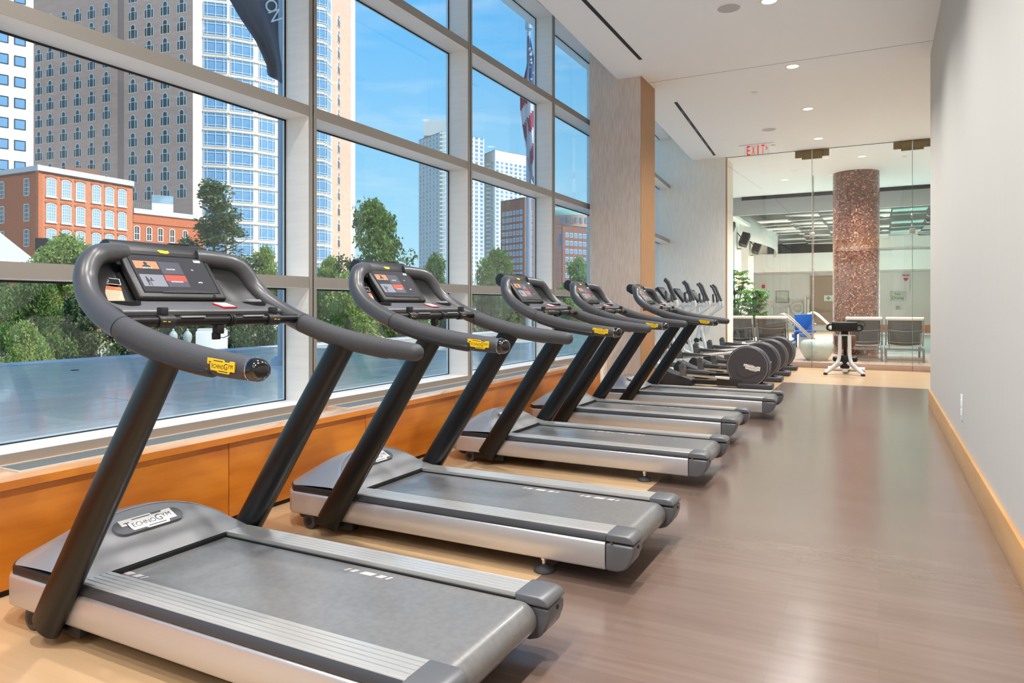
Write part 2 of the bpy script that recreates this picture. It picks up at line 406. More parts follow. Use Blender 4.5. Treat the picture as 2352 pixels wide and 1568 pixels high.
for k in range(3):
    y1 = MULL[k] - .12; y0 = MULL[k + 1] + .10
    g = thing('vent_grille', ('metal air grille in the ledge facing the treadmill second from the column', 'metal air grille in the ledge facing the middle treadmill', 'metal air grille in the ledge facing the treadmill next to the row end')[k], 'vent', (-3.53, (y0 + y1) / 2, .5), 0, 'ledge air grilles')
    hw = (y1 - y0) / 2
    MB().box(-.085, .085, -hw, hw, 0, .003).build('mesh', 'grille_metal', g, smooth=0)
    MB().box(-.1, .1, -hw - .01, -hw, 0, .006).box(-.1, .1, hw, hw + .01, 0, .006).box(-.1, -.088, -hw, hw, 0, .006).box(.088, .1, -hw, hw, 0, .006).build('frame', 'grille_frame', g, smooth=0)
    mb = MB()
    for j in range(9): mb.box(-.075 + j * .018, -.072 + j * .018, -hw, hw, .003, .0045)
    tag(mb.build('slats', 'grille_metal', g, smooth=0), kind='stuff')

# ---------------------------------------------------------------- tall curtain-wall windows
ZT = [.547, 1.381, 1.462, 2.635, 2.712, 3.845, 3.922, 4.95]     # glass row limits
def window_wall(name, p0, p1, mulls, label, z_sill=.50):
    # p0, p1 plan points of the frame front line; built along local y, glass outwards at -x
    L_ = math.hypot(p1[0] - p0[0], p1[1] - p0[1]); ang = math.atan2(p1[1] - p0[1], p1[0] - p0[0]) - math.pi / 2
    w = bpy.data.objects.new(name, None); COL.objects.link(w); w.location = (p0[0], p0[1], 0); w.rotation_euler = (0, 0, ang); struct(w, label)
    d = XF - XG
    MB().box(-d - .1, 0, 0, L_, z_sill, ZT[0]).build('sill_frame', 'alu', w, bevel=.003)
    MB().box(-.0005, .002, 0, L_, z_sill, ZT[0] - .004).build('sill_face', 'alu_face', w, smooth=0)
    MB().box(-d - .03, 0, 0, L_, ZT[7], 5.0).build('head_frame', 'alu', w, smooth=0)
    for k in (1, 3, 5):
        MB().box(-d - .03, -.004, 0, L_, ZT[k], ZT[k + 1]).build('transom', 'alu', w, bevel=.002)
        MB().box(-.004, .0, 0, L_, ZT[k], ZT[k + 1]).build('transom_face', 'alu_face', w, smooth=0)
    ys = [m for m in mulls]
    for m in ys:
        MB().box(-d - .03, -.004, m - .037, m + .037, z_sill, 5.0).build('mullion', 'alu', w, bevel=.002)
        MB().box(-.004, .004, m - .037, m - .006, z_sill, 5.0).box(-.004, .004, m + .006, m + .037, z_sill, 5.0).box(-.004, 0, m - .006, m + .006, z_sill, 5.0, 1).build('mullion_face', ['alu_face', 'gasket'], w, smooth=0)
    b = sorted([0.0] + ys + [L_])
    for a, c in zip(b[:-1], b[1:]):
        if c - a < .15: continue
        for k in range(4):
            z0, z1 = ZT[2 * k], ZT[2 * k + 1]
            MB().box(-d - .012, -d, a + .02, c - .02, z0 - .01, z1 + .01).build('pane', 'window_glass', w, smooth=0)
            g = .012
            MB().box(-d, -d + .006, a + .037, a + .037 + g, z0, z1).box(-d, -d + .006, c - .037 - g, c - .037, z0, z1).box(-d, -d + .006, a + .037, c - .037, z1 - g, z1).box(-d, -d + .006, a + .037, c - .037, z0, z0 + g * .6).build('gasket', 'gasket', w, smooth=0)
    return w
window_wall('window_1', (XF, YB), (XF, 10.2), [m - YB for m in MULL], 'tall grey metal window wall beside the treadmills')
window_wall('window_2', (XF, 10.2), (-4.12, YG + .2), [1.2, 3.4], 'tall grey metal window wall beside the elliptical trainers', 0.0)
struct(MB().box(-3.96, -3.70, 10.1, 10.3, 0, 5.0).build('trim_2', 'alu', smooth=0))

# columns clad in wallcovering
c1 = struct(MB().box(-3.66, -2.912, 9.45, 10.13, 0, 4.999).build('wall_column', 'wall_fabric', smooth=0), 'square column in beige textured wallcovering')
MB().box(-2.912, -2.906, 9.452, 10.128, 0, ZC).build('side_board', 'tan_board', c1, smooth=0)
struct(MB().box(-4.9, -2.895, YG - .06, YG + .8, 0, 4.999).build('wall_pier', 'wall_fabric_pale', smooth=0), 'pale textured wall pier at the end of the glass wall')
struct(MB().box(-2.895, -2.88, YG - .06, YG + .05, .0, ZC).build('trim_3', 'tan_board', smooth=0))
struct(MB().box(-3.69, -3.4, 8.965, 9.45, 0, .5).build('wall_infill', 'wall_fabric_pale', smooth=0))

# ---------------------------------------------------------------- glass partition to the pool
gp = bpy.data.objects.new('glass_partition', None); COL.objects.link(gp); struct(gp, 'frameless full-height glass wall between gym and pool')
gx = [-2.88, -1.20, .575, 2.39]
for a, b in zip(gx[:-1], gx[1:]):
    MB().box(a + .002, b - .002, YG - .006, YG + .006, .112, ZC - .004).build('pane', 'partition_glass', gp, smooth=0)
    MB().box(a + .003, b - .003, YG - .09, YG + .09, 0, .11).build('kerb_stone', 'kerb_stone', gp, bevel=.003)
MB().box(gx[0], gx[-1], YG - .012, YG + .012, ZC - .006, ZC).build('head_channel', 'gasket', gp, smooth=0)
for x in gx[1:3]:
    MB().box(x - .006, x + .006, YG + .008, YG + .42, .112, ZC - .01).build('glass_fin', 'partition_glass', gp, smooth=0)
    MB().box(x - .004, x + .004, YG - .0075, YG - .0062, .112, ZC - .01).build('joint_seal', 'glass_edge', gp, smooth=0)
    f = MB().box(x - .05, x + .05, YG - .022, YG + .03, 2.63, 2.74).build('patch_fitting', 'chrome_satin', gp, bevel=.004)
    for s in (-1, 1):
        MB().box(x + s * .10 - .09, x + s * .10 + .09, YG - .03, YG + .03, ZC - .19, ZC - .012).build('top_clamp', 'bronze', gp, bevel=.006)
        MB().box(x + s * .25 - .07, x + s * .25 + .07, YG - .018, YG + .018, ZC - .15, ZC - .012).build('top_clamp', 'bronze', gp, bevel=.006)

# ---------------------------------------------------------------- ceiling fittings
RING = MB().lathe([(.073, 0), (.098, 0), (.100, -.004), (.092, -.007), (.075, -.004)], n=28, ring=True).mesh('trim_ring', 'ceiling_white')
DISH = MB().lathe([(.0735, -.0035), (.0735, -.0015), (.02, -.001), (.001, -.001)], n=24).mesh('reflector', 'lamp_warm')
def downlight(x, y, z, label, group, power):
    t = thing('downlight', label, 'ceiling light', (x, y, z), 0, group)
    obj('trim_ring', RING, t); obj('reflector', DISH, t)
    if power:
        l = bpy.data.lights.new('downlight_lamp', 'SPOT'); l.energy = power; l.spot_size = R(138); l.spot_blend = .8; l.shadow_soft_size = .08; l.color = (1.0, .985, .965)
        lo = bpy.data.objects.new('downlight_lamp', l); COL.objects.link(lo); lo.parent = t; lo.location = (0, 0, -.03)
for k in range(10):
    y = -5.84 + 2.264 * k
    downlight(-1.01, y, ZC, (('unseen downlight added to continue the aisle row away from the glass wall',) * 6 + ('recessed downlight beside the round speaker near the column', 'recessed downlight closest to the thin ceiling joint', 'recessed downlight third in the row from the round speaker by the column', 'recessed downlight closest to the glass wall on the gym side'))[k], 'ceiling downlights of the gym', DOWNLIGHT_W)  # those away from the glass wall are added out of view for brightness
for k in range(4): downlight(-2.35, -4.7 + 2.264 * k, ZC, 'unseen downlight of a short second row added near the window soffit', 'added second row of gym downlights', DOWNLIGHT_W * .4)  # row added out of view to brighten window frames and near machines
for k, (px, py) in enumerate(((1674, 18), (1766, 297))):
    p = at_z(px, py, ZC)
    t = thing('ceiling_speaker', ('round grey ceiling speaker near the wallcovered column', 'round grey ceiling speaker near the exit sign')[k], 'speaker', p, 0, 'round ceiling speakers')
    MB().lathe([(.118, 0), (.118, -.004), (.001, -.006)], n=28).build('grille', 'speaker_grille', t)
    MB().lathe([(.118, 0), (.135, 0), (.135, -.006), (.118, -.007)], n=28, ring=True).build('rim', 'ceiling_white', t)
for k, (px, py) in enumerate(((1733, 212), (1776, 333))):
    p = at_z(px, py, ZC)
    tag(MB().lathe([(.045, 0), (.045, -.012), (.035, -.016), (.001, -.016)], n=20).build('sprinkler_cap', 'alu', loc=p), ('small round sprinkler cap on the ceiling, away from the exit sign', 'small round sprinkler cap on the ceiling beside the exit sign')[k], 'sprinkler', 'ceiling sprinkler caps')
# exit sign
p = at_z(1738, 331, ZC)
t = thing('exit_sign', 'hanging clear exit sign with red letters and arrow', 'sign', (p.x, p.y, ZC))
MB().box(-.33, .33, -.03, .03, -.016, 0).build('canopy', 'ceiling_white', t, bevel=.004)
MB().box(-.24, .24, -.004, .004, -.235, -.016).build('panel', 'clear_plastic', t, smooth=0)
mb = MB(); M = frame((-.185, -.0055, -.115), (1, 0, 0), (0, 0, 1))
mat('exit_red', '#d80f14', .4, emit='#e01015', estr=.5)
for i, ch in enumerate('EXIT'):
    v, f = text_geo(ch, 1.0, 'LEFT'); x0 = min(a[0] for a in v); wd = max(a[0] for a in v) - x0; h0 = min(a[1] for a in v); hh = max(a[1] for a in v) - h0
    mb.add([(i * .09 + (a[0] - x0) / wd * (.065 if ch != 'I' else .02) + (.02 if ch == 'I' else 0), ((a[1] - h0) / hh - .5) * .18, 0) for a in v], f, 0, M)
mb.add([(.345, .055, 0), (.36, .055, 0), (.39, .02, 0), (.36, -.015, 0), (.345, -.015, 0), (.37, .02, 0)], [(0, 5, 2, 1), (5, 4, 3, 2)], 0, M)
mb.build('lettering', 'exit_red', t, smooth=0)
# wall outlet
p = at_X(2210, 935, XR)
t = thing('wall_outlet', 'white outlet cover low on the white wall', 'outlet', (XR, p.y, p.z))
MB().box(-.006, 0, -.06, .06, -.1, .1).build('cover_plate', 'white_print', t, bevel=.003)
for q in (.015, -.06): MB().box(-.008, -.006, -.025, .025, q, q + .045).build('socket', 'ceiling_white', t, smooth=0)
# warm lit cove on the end wall behind the camera (its reflection shows in the glass partition)
t = thing('cove_light', 'long warm cove light high on the end wall', 'light', (-.35, YB, 3.9))
MB().box(-1.5, 1.5 - .6, 0, .18, -.1, -.06).box(-1.5, .9, .15, .18, -.1, .06).build('shelf', 'wall_white', t, smooth=0)
MB().box(-1.45, .85, .03, .10, -.055, -.02).build('lamp_strip', 'cove_emit', t, smooth=0)

# ================================================================== treadmills
# local axes: x from the motor end to the user's end, y across, z up; origin on the floor under the deck
RAILS = {}
def make_treadmill():
    t = thing('treadmill', 'treadmill', 'treadmill')
    MB().box(-.90, .96, -.36, .36, .085, .195).build('base_frame', 'black', t, bevel=.01)
    # silver skirt along the sides
    for s in (-1, 1):
        prof = [(.0, .203), (.012, .201), (.017, .19), (.02, .14), (.016, .092), (.008, .078), (-.03, .078), (-.03, .203)]
        mb = MB(); mb.prism([(s * (.392 + a), b) for a, b in prof], -.60, .924, 'x')
        mb.build('side_panel', 'silver_paint', t, bevel=.002, seg=1)
        # dark strip between skirt and foot rail
        mb = MB(); mb.prism([(s * .372, .203), (s * .402, .206), (s * .400, .222), (s * .388, .236), (s * .372, .236)], -.56, .925, 'x')
        mb.build('edge_strip', 'strip_dark', t)
        # ribbed aluminium foot rail
        prof = [(.268, .205)]
        y = .268
        while y < .365:
            prof += [(y, .240), (y + .0185, .2405), (y + .0190, .2365), (y + .0222, .2365)]; y += .0227
        prof += [(.386, .239), (.389, .232), (.389, .205)]
        MB().prism([(s * a, b) for a, b in prof], -.57, .93, 'x').build('foot_rail', 'rib_alu', t, smooth=20)
        MB().box(-.56, .93, min(s * .259, s * .268), max(s * .259, s * .268), .20, .224).build('rail_gap', 'black', t, smooth=0)
        # rear end caps: flat top piece and the rounded cheek below
        top = [(.928, .206), (.928, .242), (1.02, .242), (1.045, .235), (1.058, .222), (1.06, .206)]
        e = MB().prism(top, *sorted((s * .262, s * .408)), 'y').build('end_cap', 'plastic_mid', t, bevel=.010, seg=3)
        low = [(.926, .078), (.926, .200), (1.057, .200), (1.056, .165), (1.04, .12), (1.015, .09), (.98, .078)]
        MB().prism(low, *sorted((s * .275, s * .410)), 'y').build('end_cheek', 'plastic_mid', t, bevel=.012, seg=3)
        MB().cyl((1.0575, s * .345, .185), (1.060, s * .345, .185), .008, 10).build('screw', 'black', e)
        MB().cyl((.955, s * .4075, .204), (.955, s * .4115, .204), .006, 10).build('bolt', 'chrome', e)
        # feet and wheels
        f = MB().lathe([(.047, 0), (.05, .006), (.046, .018), (.03, .028), (.018, .034), (.001, .034)], (.60, s * .35, 0), 22).build('foot', 'rubber', t)
        MB().cyl((.60, s * .35, .03), (.60, s * .35, .09), .010, 10).cyl((.60, s * .35, .055), (.60, s * .35, .085), .015, 6).build('foot_bolt', 'chrome', f)
        w = MB().lathe([(.03, -.02), (.043, -.018), (.045, -.012), (.045, .012), (.043, .018), (.03, .02)], (-.83, s * .37, .045), 22, axis='y').build('wheel', 'rubber', t)
        MB().cyl((-.83, s * .37 - .0215, .045), (-.83, s * .37 + .0215, .045), .022, 14).build('hub', 'black', w)
        MB().box(-.80, -.52, *sorted((s * .33, s * .39)), .03, .088).build('wheel_bracket', 'black', t, bevel=.01)
        # upright: oval tube leaning back from the skirt to the handrail
        p = [(-.695, .072), (-.609, .2), (-.33, .615), (0.0, 1.105)]
        path = [(a + .024 - .012 * a, s * .425, b) for a, b in p]
        u = MB().tube(path, [(.070, .040), (.069, .044), (.067, .043), (.062, .031)], 22, ref=(0, 1, 0)).build('upright', 'upright_paint', t, smooth=60)
        # handrail: moulded front loop and rubber grip
        P = [(.37, .425, 1.06), (.29, .425, 1.067), (.16, .425, 1.08), (.03, .425, 1.10), (-.105, .425, 1.13), (-.245, .425, 1.173), (-.36, .42, 1.22), (-.443, .408, 1.275),
             (-.505, .388, 1.335), (-.535, .362, 1.395), (-.556, .318, 1.438), (-.60, .235, 1.455), (-.625, .17, 1.458)]
        q = catmull([(a + .024 - .012 * a - (.012 if c > 1.25 else 0), s * b, c) for a, b, c in P], 5)
        k = 25
        RAILS[s] = q[k + 3:]
        g = q[:k + 1]
        rg = [(.036 + .007 * min(1, i / 12), .036 + .005 * min(1, i / 12)) for i in range(len(g))]
        MB().tube(g, rg, 20, ref=(0, 1, 0), round0=True).build('grip', 'rubber', t, smooth=50)
        fr = q[k:]
        n = len(fr)
        rf = [(.043 - .004 * i / n, .041 - .002 * i / n) for i in range(n)]
        h = MB().tube(fr, rf, 20, ref=(0, 1, 0)).build('handrail', 'rail_plastic', t, smooth=50)
        d = (q[k + 1] - q[k - 1]).normalized()
        MB().tube([q[k] - d * .0015, q[k] + d * .0015], [(.0437, .0422)] * 2, 20, ref=(0, 1, 0)).build('seam', 'black', h, smooth=50)
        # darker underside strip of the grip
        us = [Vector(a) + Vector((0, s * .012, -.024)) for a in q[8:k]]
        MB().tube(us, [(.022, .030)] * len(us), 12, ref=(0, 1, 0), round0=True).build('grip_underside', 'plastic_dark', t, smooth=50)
        # yellow maker's plate on the outside of the grip
        M = frame((.312, s * .4615, 1.067), (-.995, 0, .085), (.085, 0, .995))
        if s < 0: M = frame((.308, s * .4625, 1.0675), (.995, 0, -.085), (.085, 0, .995))
        pl = logo_plate(MB(), M, .118, .003).build('maker_plate', 'yellow', t, smooth=0)
        mb = MB(); logo_text(mb, M, .118, .0034); mb.build('lettering', 'black', pl, smooth=0, fix=False)
    # glossy dome and ring closing one grip
    cap = MB().tube([(.407, -.425, 1.0592), (.421, -.425, 1.0585)], [(.037, .037), (.036, .036)], 20, ref=(0, 1, 0), round1=True).build('grip_dome', 'black_gloss', t, smooth=60)
    MB().tube([(.404, -.425, 1.0594), (.408, -.425, 1.0592)], [(.0385, .0385)] * 2, 20, ref=(0, 1, 0)).build('ring', 'chrome', cap, smooth=50)
    # running belt over its rear roller
    prof = [(-.58, .2185), (.955, .2185)]
    for i in range(1, 11):
        a = math.pi / 2 - math.pi * i / 10; prof.append((.955 + .062 * math.cos(a), .1565 + .062 * math.sin(a)))
    prof += [(-.58, .0945)]
    b = MB().prism(prof, -.258, .258, 'y').build('belt', 'belt', t, smooth=40)
    def decal(b, x, y, sg=1):
        mb = MB()
        for dx, w in ((-.10, .012), (-.072, .022), (-.022, .056), (.055, .03), (.10, .012)):
            mb.prism([(x + dx, y), (x + dx + w, y), (x + dx + w + .012 * sg, y + .026), (x + dx + .012 * sg, y + .026)], .2188, .2192)
        tag(mb.build('belt_mark', 'belt_mark', b, smooth=0), kind='stuff')
    # motor hood
    W = .398
    def front(y): return -1.045 + .11 * (abs(y) / W) ** 6
    def crease(y): return (-.775 + .17 * (abs(y) / W) ** 2.2, .244 + .138 * (1 - (abs(y) / W) ** 2.8))
    def hood(u, v):
        y = (-1 + 2 * v) * W * .985; cx, cz = crease(y); fx = front(y)
        if u <= .6:
            s_ = u / .6; return (fx + (cx - fx) * s_, y, .235 + (cz - .235) * math.sin(math.pi / 2 * s_) ** .85)
        s_ = (u - .6) / .4
        rx = -.525; rz = .240
        return (cx + (rx - cx) * s_, y, cz + (rz - cz) * (s_ ** 1.08))
    mb = MB().grid(hood, 30, 28)
    hd = mb.build('motor_hood', 'plastic_hood', t, smooth=30)
    # black strip standing in for the shadow under the hood's rear lip
    MB().box(-.545, -.515, -.262, .262, .219, .238).build('hood_lip_shade', 'black', t, bevel=.004)
    # trim stripe along the crease
    ys = [-.36 + .72 * i / 24 for i in range(25)]
    MB().tube([(crease(y)[0] - .012, y, crease(y)[1] - .0035) for y in ys], [(.005, .016)] * 25, 8, ref=(1, 0, .3)).build('trim_stripe', 'silver_trim', hd, smooth=50)
    # dark band below the hood, silver nose below the band
    def band(z0, z1, off, xr):
        ys = [-W + 2 * W * i / 32 for i in range(33)]
        pl = [(xr, -W - off)] + [(front(y) - off * .8, y + (off * y / W)) for y in ys] + [(xr, W + off)]
        return MB().prism(pl, z0, z1, 'z')
    band(.203, .2365, .002, -.55).build('hood_band', 'plastic_dark', t, bevel=.004)
    band(.082, .2035, .012, -.60).build('nose_panel', 'silver_paint', t, bevel=.012, seg=3)
    band(.05, .085, -.03, -.70).build('nose_sole', 'black', t, bevel=.008)
    # badge on the hood
    nrm = Vector((.47, 0, .88)).normalized(); up = Vector((-.88, 0, .47)).normalized()
    M = frame(Vector((-.675, -.005, .338)), (0, 1, 0), up)
    st = [(.115 + .040 * math.cos(a), .040 * math.sin(a)) for a in [math.pi / 2 - math.pi * i / 10 for i in range(11)]] + [(-.115 + .040 * math.cos(a), .040 * math.sin(a)) for a in [-math.pi / 2 - math.pi * i / 10 for i in range(11)]]
    bd = MB().prism(st, -.008, .006, 'z', 0, M).build('badge', 'plastic_mid', t, smooth=0)
    M2 = M @ Matrix.Translation((0, 0, .006))
    lp = logo_plate(MB(), M2, .235, .0012).build('maker_plate', 'white_print', bd, smooth=0)
    mb = MB(); logo_text(mb, M2, .235, .0016); mb.build('lettering', 'strip_dark', bd, smooth=0, fix=False)
    MB().tube(catmull([(-.93, .12, .07), (-1.02, .14, .02), (-1.10, .22, .008), (-1.16, .36, .008), (-1.19, .52, .008)], 5), .006, 8).build('power_cord', 'black', t)
    # ------------------------------------------------ console
    d = Vector((-.6115, 0, .791)); n = Vector((.791, 0, .6115)); o = Vector((-.44, 0, 1.28))
    M = frame(o, (0, 1, 0), d)                      # u across, v up the screen, w towards the user
    ww = Vector((M[0][2], M[1][2], M[2][2])); sg = 1 if ww.dot(n) > 0 else -1
    def bx(mb, u0, u1, v0, v1, w0, w1, mi=0): return mb.box(u0, u1, v0, v1, *sorted((sg * w0, sg * w1)), mi, M)
    # cheek panels filling the space between screen and rails
    cheeks = {}
    for s in (-1, 1):
        rim = RAILS[s]
        def cheek(a_, b_, s=s, rim=rim):
            f_ = b_ * (len(rim) - 1); i_ = min(int(f_), len(rim) - 2); h_ = rim[i_].lerp(rim[i_ + 1], f_ - i_) + Vector((.006, -s * .018, 0))
            e_ = M @ Vector((s * .18, -.055 + .295 * b_, sg * -.045))
            p_ = h_.lerp(e_, a_); return p_ - n * (.030 * math.sin(math.pi * a_))
        cheeks[s] = cheek
        ck = MB().grid(cheek, 8, 14).build('cheek_panel', 'plastic_dark', t, smooth=60, fix=False); ck.modifiers.new('thick', 'SOLIDIFY').thickness = .004
        if s < 0: ckl = ck
    ck = ckl
    bx(MB(), -.172, .172, -.03, .25, -.075, -.02).build('console_core', 'black', t, bevel=.015, seg=3)
    sc = bx(MB(), -.203, .203, .0, .262, -.035, 0).build('screen_housing', 'plastic_dark', t, bevel=.011, seg=3)
    bx(MB(), -.178, .178, .026, .226, -.001, .0012).build('screen_border', 'black_gloss', sc, smooth=0)
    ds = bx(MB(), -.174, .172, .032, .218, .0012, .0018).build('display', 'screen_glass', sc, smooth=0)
    def tile(name, a, b, c, e, m):       # fractions of the display from its top left
        bx(MB(), -.174 + .346 * a, -.174 + .346 * b, .218 - .186 * e, .218 - .186 * c, .0018, .0022).build(name, m, sc, smooth=0)
    tile('tile_sessions', .03, .33, .16, .37, 'screen_orange'); tile('tile_custom', .345, .63, .16, .50, 'screen_violet')
    tile('tile_photo', .03, .33, .535, .86, 'screen_grey'); tile('tile_outdoors', .345, .63, .53, .70, 'screen_red'); tile('tile_outdoors_lower', .345, .63, .70, .86, 'screen_violet')
    tile('button', .86, .955, .055, .12, 'screen_white')
    # figures on the tiles
    mb = MB()
    def uv(a, c): return (-.174 + .346 * a, .218 - .186 * c)
    def blob(a, c, ra, rc, n_=12):
        cu, cv = uv(a, c); mb.add([(cu + ra * math.cos(6.2832 * i / n_), cv + rc * math.sin(6.2832 * i / n_), sg * .0024) for i in range(n_)], [tuple(range(n_))], 0, M)
    blob(.175, .23, .008, .009); blob(.175, .33, .02, .012); blob(.10, .62, .004, .005); blob(.105, .69, .006, .012); blob(.15, .70, .012, .003); blob(.155, .66, .004, .008); blob(.10, .78, .003, .013); blob(.13, .79, .002, .013)
    tag(mb.build('tile_figures', 'black', sc, smooth=0, fix=False), kind='stuff')
    mb = MB()
    for s_, a, c, z in (('SESSIONS', .18, .35, .010), ('CUSTOM', .475, .37, .010), ('TV', .775, .36, .010), ('OUTDOORS', .48, .72, .010), ('APPS', .80, .72, .010)):
        v, f = text_geo(s_, z); cu, cv = uv(a, c); mb.add([(x + cu, y + cv, sg * .0025) for x, y, zz in v], f, 0, M)
    tag(mb.build('tile_words', 'screen_white', sc, smooth=0, fix=False), kind='stuff')
    # curved black lip under the display, power button, logo on the bezel, ports on the hood
    mb = MB().prism([(-.10 + .25 * i / 10, .030 + .012 * math.sin(math.pi * i / 10)) for i in range(11)] + [(.15, .026), (-.10, .026)], *sorted((sg * .0024, sg * .004)), 'z', 0, M)
    mb.build('screen_lip', 'black', sc, smooth=0)
    mb = MB(); mb.tube([M @ Vector((.14 + .006 * math.cos(6.2832 * i / 12), .013 + .006 * math.sin(6.2832 * i / 12), sg * .001)) for i in range(12)], .0012, 6, closed=True); mb.build('power_button', 'black', sc)
    M3 = M @ Matrix.Translation((0, .2445, 0))
    logo_plate(MB(), M3 if sg > 0 else M3 @ Matrix.Rotation(math.pi, 4, 'Y'), .05, .002).build('maker_plate', 'yellow', sc, smooth=0)
    top = [(-.590, 1.475), (-.603, 1.498), (-.625, 1.512), (-.648, 1.515), (-.672, 1.503), (-.69, 1.475), (-.685, 1.43), (-.62, 1.39), (-.56, 1.41)]
    hdm = MB().prism(top, -.222, .222, 'y').build('console_hood', 'plastic_dark', t, bevel=.008)
    for y in (.09, .14): MB().box(-.665, -.63, y - .018, y + .018, 1.510, 1.519).build('port_cover', 'black', hdm, bevel=.002)
    # labels on the left cheek, laid on its curve
    C_ = cheeks[-1]
    def on(a_, b_, h=.004):
        p = C_(a_, b_); da = C_(a_ + .02, b_) - p; db = C_(a_, b_ + .02) - p; nn = da.cross(db).normalized()
        if nn.dot(n) < 0: nn = -nn
        return p + nn * h
    vv = (C_(.5, .62) - C_(.5, .12)).normalized(); uu = Vector((.12, 1, 0)); uu = (uu - vv * uu.dot(vv)).normalized()
    ctr = on(.46, .36, .008); ML = frame(ctr, uu, vv); sl = 1 if Vector((ML[0][2], ML[1][2], ML[2][2])).dot(n) > 0 else -1
    def lb(mb_, u0, u1, v0, v1, w0, w1): return mb_.box(u0, u1, v0, v1, *sorted((sl * w0, sl * w1)), 0, ML)
    lb(MB(), -.045, .045, -.078, .016, -.004, .0).build('warning_label', 'paper_label', ck, smooth=0); lb(MB(), -.045, .045, .018, .034, -.004, .0).build('warning_header', 'orange_label', ck, smooth=0)
    lb(MB(), -.055, .048, .046, .078, -.004, .0).build('info_label', 'black_gloss', ck, smooth=0)
    mb = MB()
    for i in range(9): lb(mb, -.038, .038 - .012 * ((i * 7) % 4) / 3, -.070 + i * .0095, -.0685 + i * .0095, .0, .0004)
    tag(mb.build('label_print', 'grey_print', ck, smooth=0), kind='stuff')
    v, f = text_geo('WARNING', .0095); MB().add([(x, y + .026, sl * .0006) for x, y, z in v], f, 0, ML).build('warning_word', 'black', ck, smooth=0, fix=False)
    mb = MB()
    for q4 in ((-.055, -.053, .046, .078), (.046, .048, .046, .078), (-.055, .048, .046, .048), (-.055, .048, .076, .078)): lb(mb, *q4, .0, .0004)
    tag(mb.build('info_outline', 'white_print', ck, smooth=0), kind='stuff')
    MB().tube([ML @ Vector((-.003 + .008 * math.cos(6.2832 * i / 12), .062 + .008 * math.sin(6.2832 * i / 12), sl * .001)) for i in range(12)], .0013, 6, closed=True).build('info_symbol', 'white_print', ck)
    # cup holders on both sides
    for s in (-1, 1):
        c = Vector((-.395, s * .30, 1.262))
        cu_ = MB().lathe([(.040, -.06), (.046, 0), (.050, .006), (.054, .004), (.054, -.07)], tuple(c), 22).build('cup_holder', 'black', t)
        if s > 0: MB().lathe([(.036, -.02), (.036, .012), (.030, .016), (.001, .016)], tuple(c), 18).build('cup_insert', 'silver_trim', cu_)
    # tray shelf, sensor bar, joysticks, key, cord
    tr = MB().prism([(-.41, 1.232), (-.41, 1.268), (-.310, 1.240), (-.298, 1.234), (-.294, 1.226), (-.303, 1.214)], -.372, .372, 'y').build('tray_shelf', 'plastic_mid', t, bevel=.004)
    MB().prism([(-.37, 1.200), (-.37, 1.232), (-.303, 1.214), (-.316, 1.200)], -.365, .365, 'y').build('tray_front', 'plastic_dark', t, bevel=.003)
    br = MB().cyl((-.235, -.395, 1.193), (-.235, .395, 1.193), .0195, 18).build('sensor_bar', 'upright_paint', t)
    for s in (-1, 1):
        MB().cyl((-.235, s * .255 - .031, 1.193), (-.235, s * .255 + .031, 1.193), .0255, 18).build('joystick_collar', 'plastic_dark', t)
        MB().box(-.250, -.220, s * .262 - .015, s * .262 + .015, 1.215, 1.245).build('joystick', 'plastic_dark', t, bevel=.005)
        mb = MB()
        mb.box(-.2100, -.2092, s * .262 + .004, s * .262 + .014, 1.1905, 1.1935); mb.box(-.2120, -.2097, s * .262 - .016, s * .262 - .003, 1.192, 1.195); mb.box(-.2145, -.2125, s * .262 - .013, s * .262 - .003, 1.203, 1.206)
        tag(mb.build('joystick_marks', 'yellow', t, smooth=0), kind='stuff')
        pth = [(-.235, s * .135 - .05, 1.193), (-.235, s * .135 + .05, 1.193)]
        MB().box(-.2285, -.2145, s * .145 - .052, s * .145 + .052, 1.205, 1.2128).build('sensor_plate', 'silver_trim', br, bevel=.002)
    for y in (.030, .040, .047):
        MB().tube([(-.235 + .0225 * math.cos(6.2832 * i / 16), y + .004 * math.sin(6.2832 * i / 16), 1.193 + .0225 * math.sin(6.2832 * i / 16)) for i in range(16)], .0032, 6, closed=True).build('cord_loop', 'black', br)
    MB().box(-.252, -.222, -.035, .0, 1.140, 1.178).box(-.244, -.23, -.045, -.01, 1.118, 1.146).build('safety_clip', 'black', t, bevel=.004)
    MB().tube(catmull([(-.237, -.02, 1.13), (-.237, .005, 1.124), (-.236, .03, 1.133), (-.235, .043, 1.150), (-.235, .040, 1.172)], 5), .0016, 6).build('safety_cord', 'black', t)
    Mk = frame((-.338, .095, 1.2485), (.963, 0, -.27), (0, 1, 0))
    k = MB().prism([(-.032, -.034), (.032, -.026), (.032, .042), (-.032, .034)], 0, .005, 'z', 0, Mk).build('safety_key', 'red', t, bevel=.001)
    MB().prism([(-.030, -.029), (.024, -.022), (.024, .037), (-.030, .030)], .005, .0065, 'z', 0, Mk).build('key_label', 'white_print', k, smooth=0)
    global DECAL
    DECAL = decal
    return t
tm = make_treadmill()
TX = [(-2.066, 1.945, 'treadmill at the row end farthest from the elliptical trainers, flagpole outside its window'),
      (-2.0, 3.37, 'treadmill next to the one ending the row away from the elliptical trainers'),
      (-2.085, 5.26, 'middle treadmill of the five in the row along the windows'),
      (-2.18, 6.885, 'treadmill second from the beige wallcovered column, set back a little in the row'),
      (-2.055, 8.53, 'last treadmill of the row, right in front of the beige wallcovered column')]
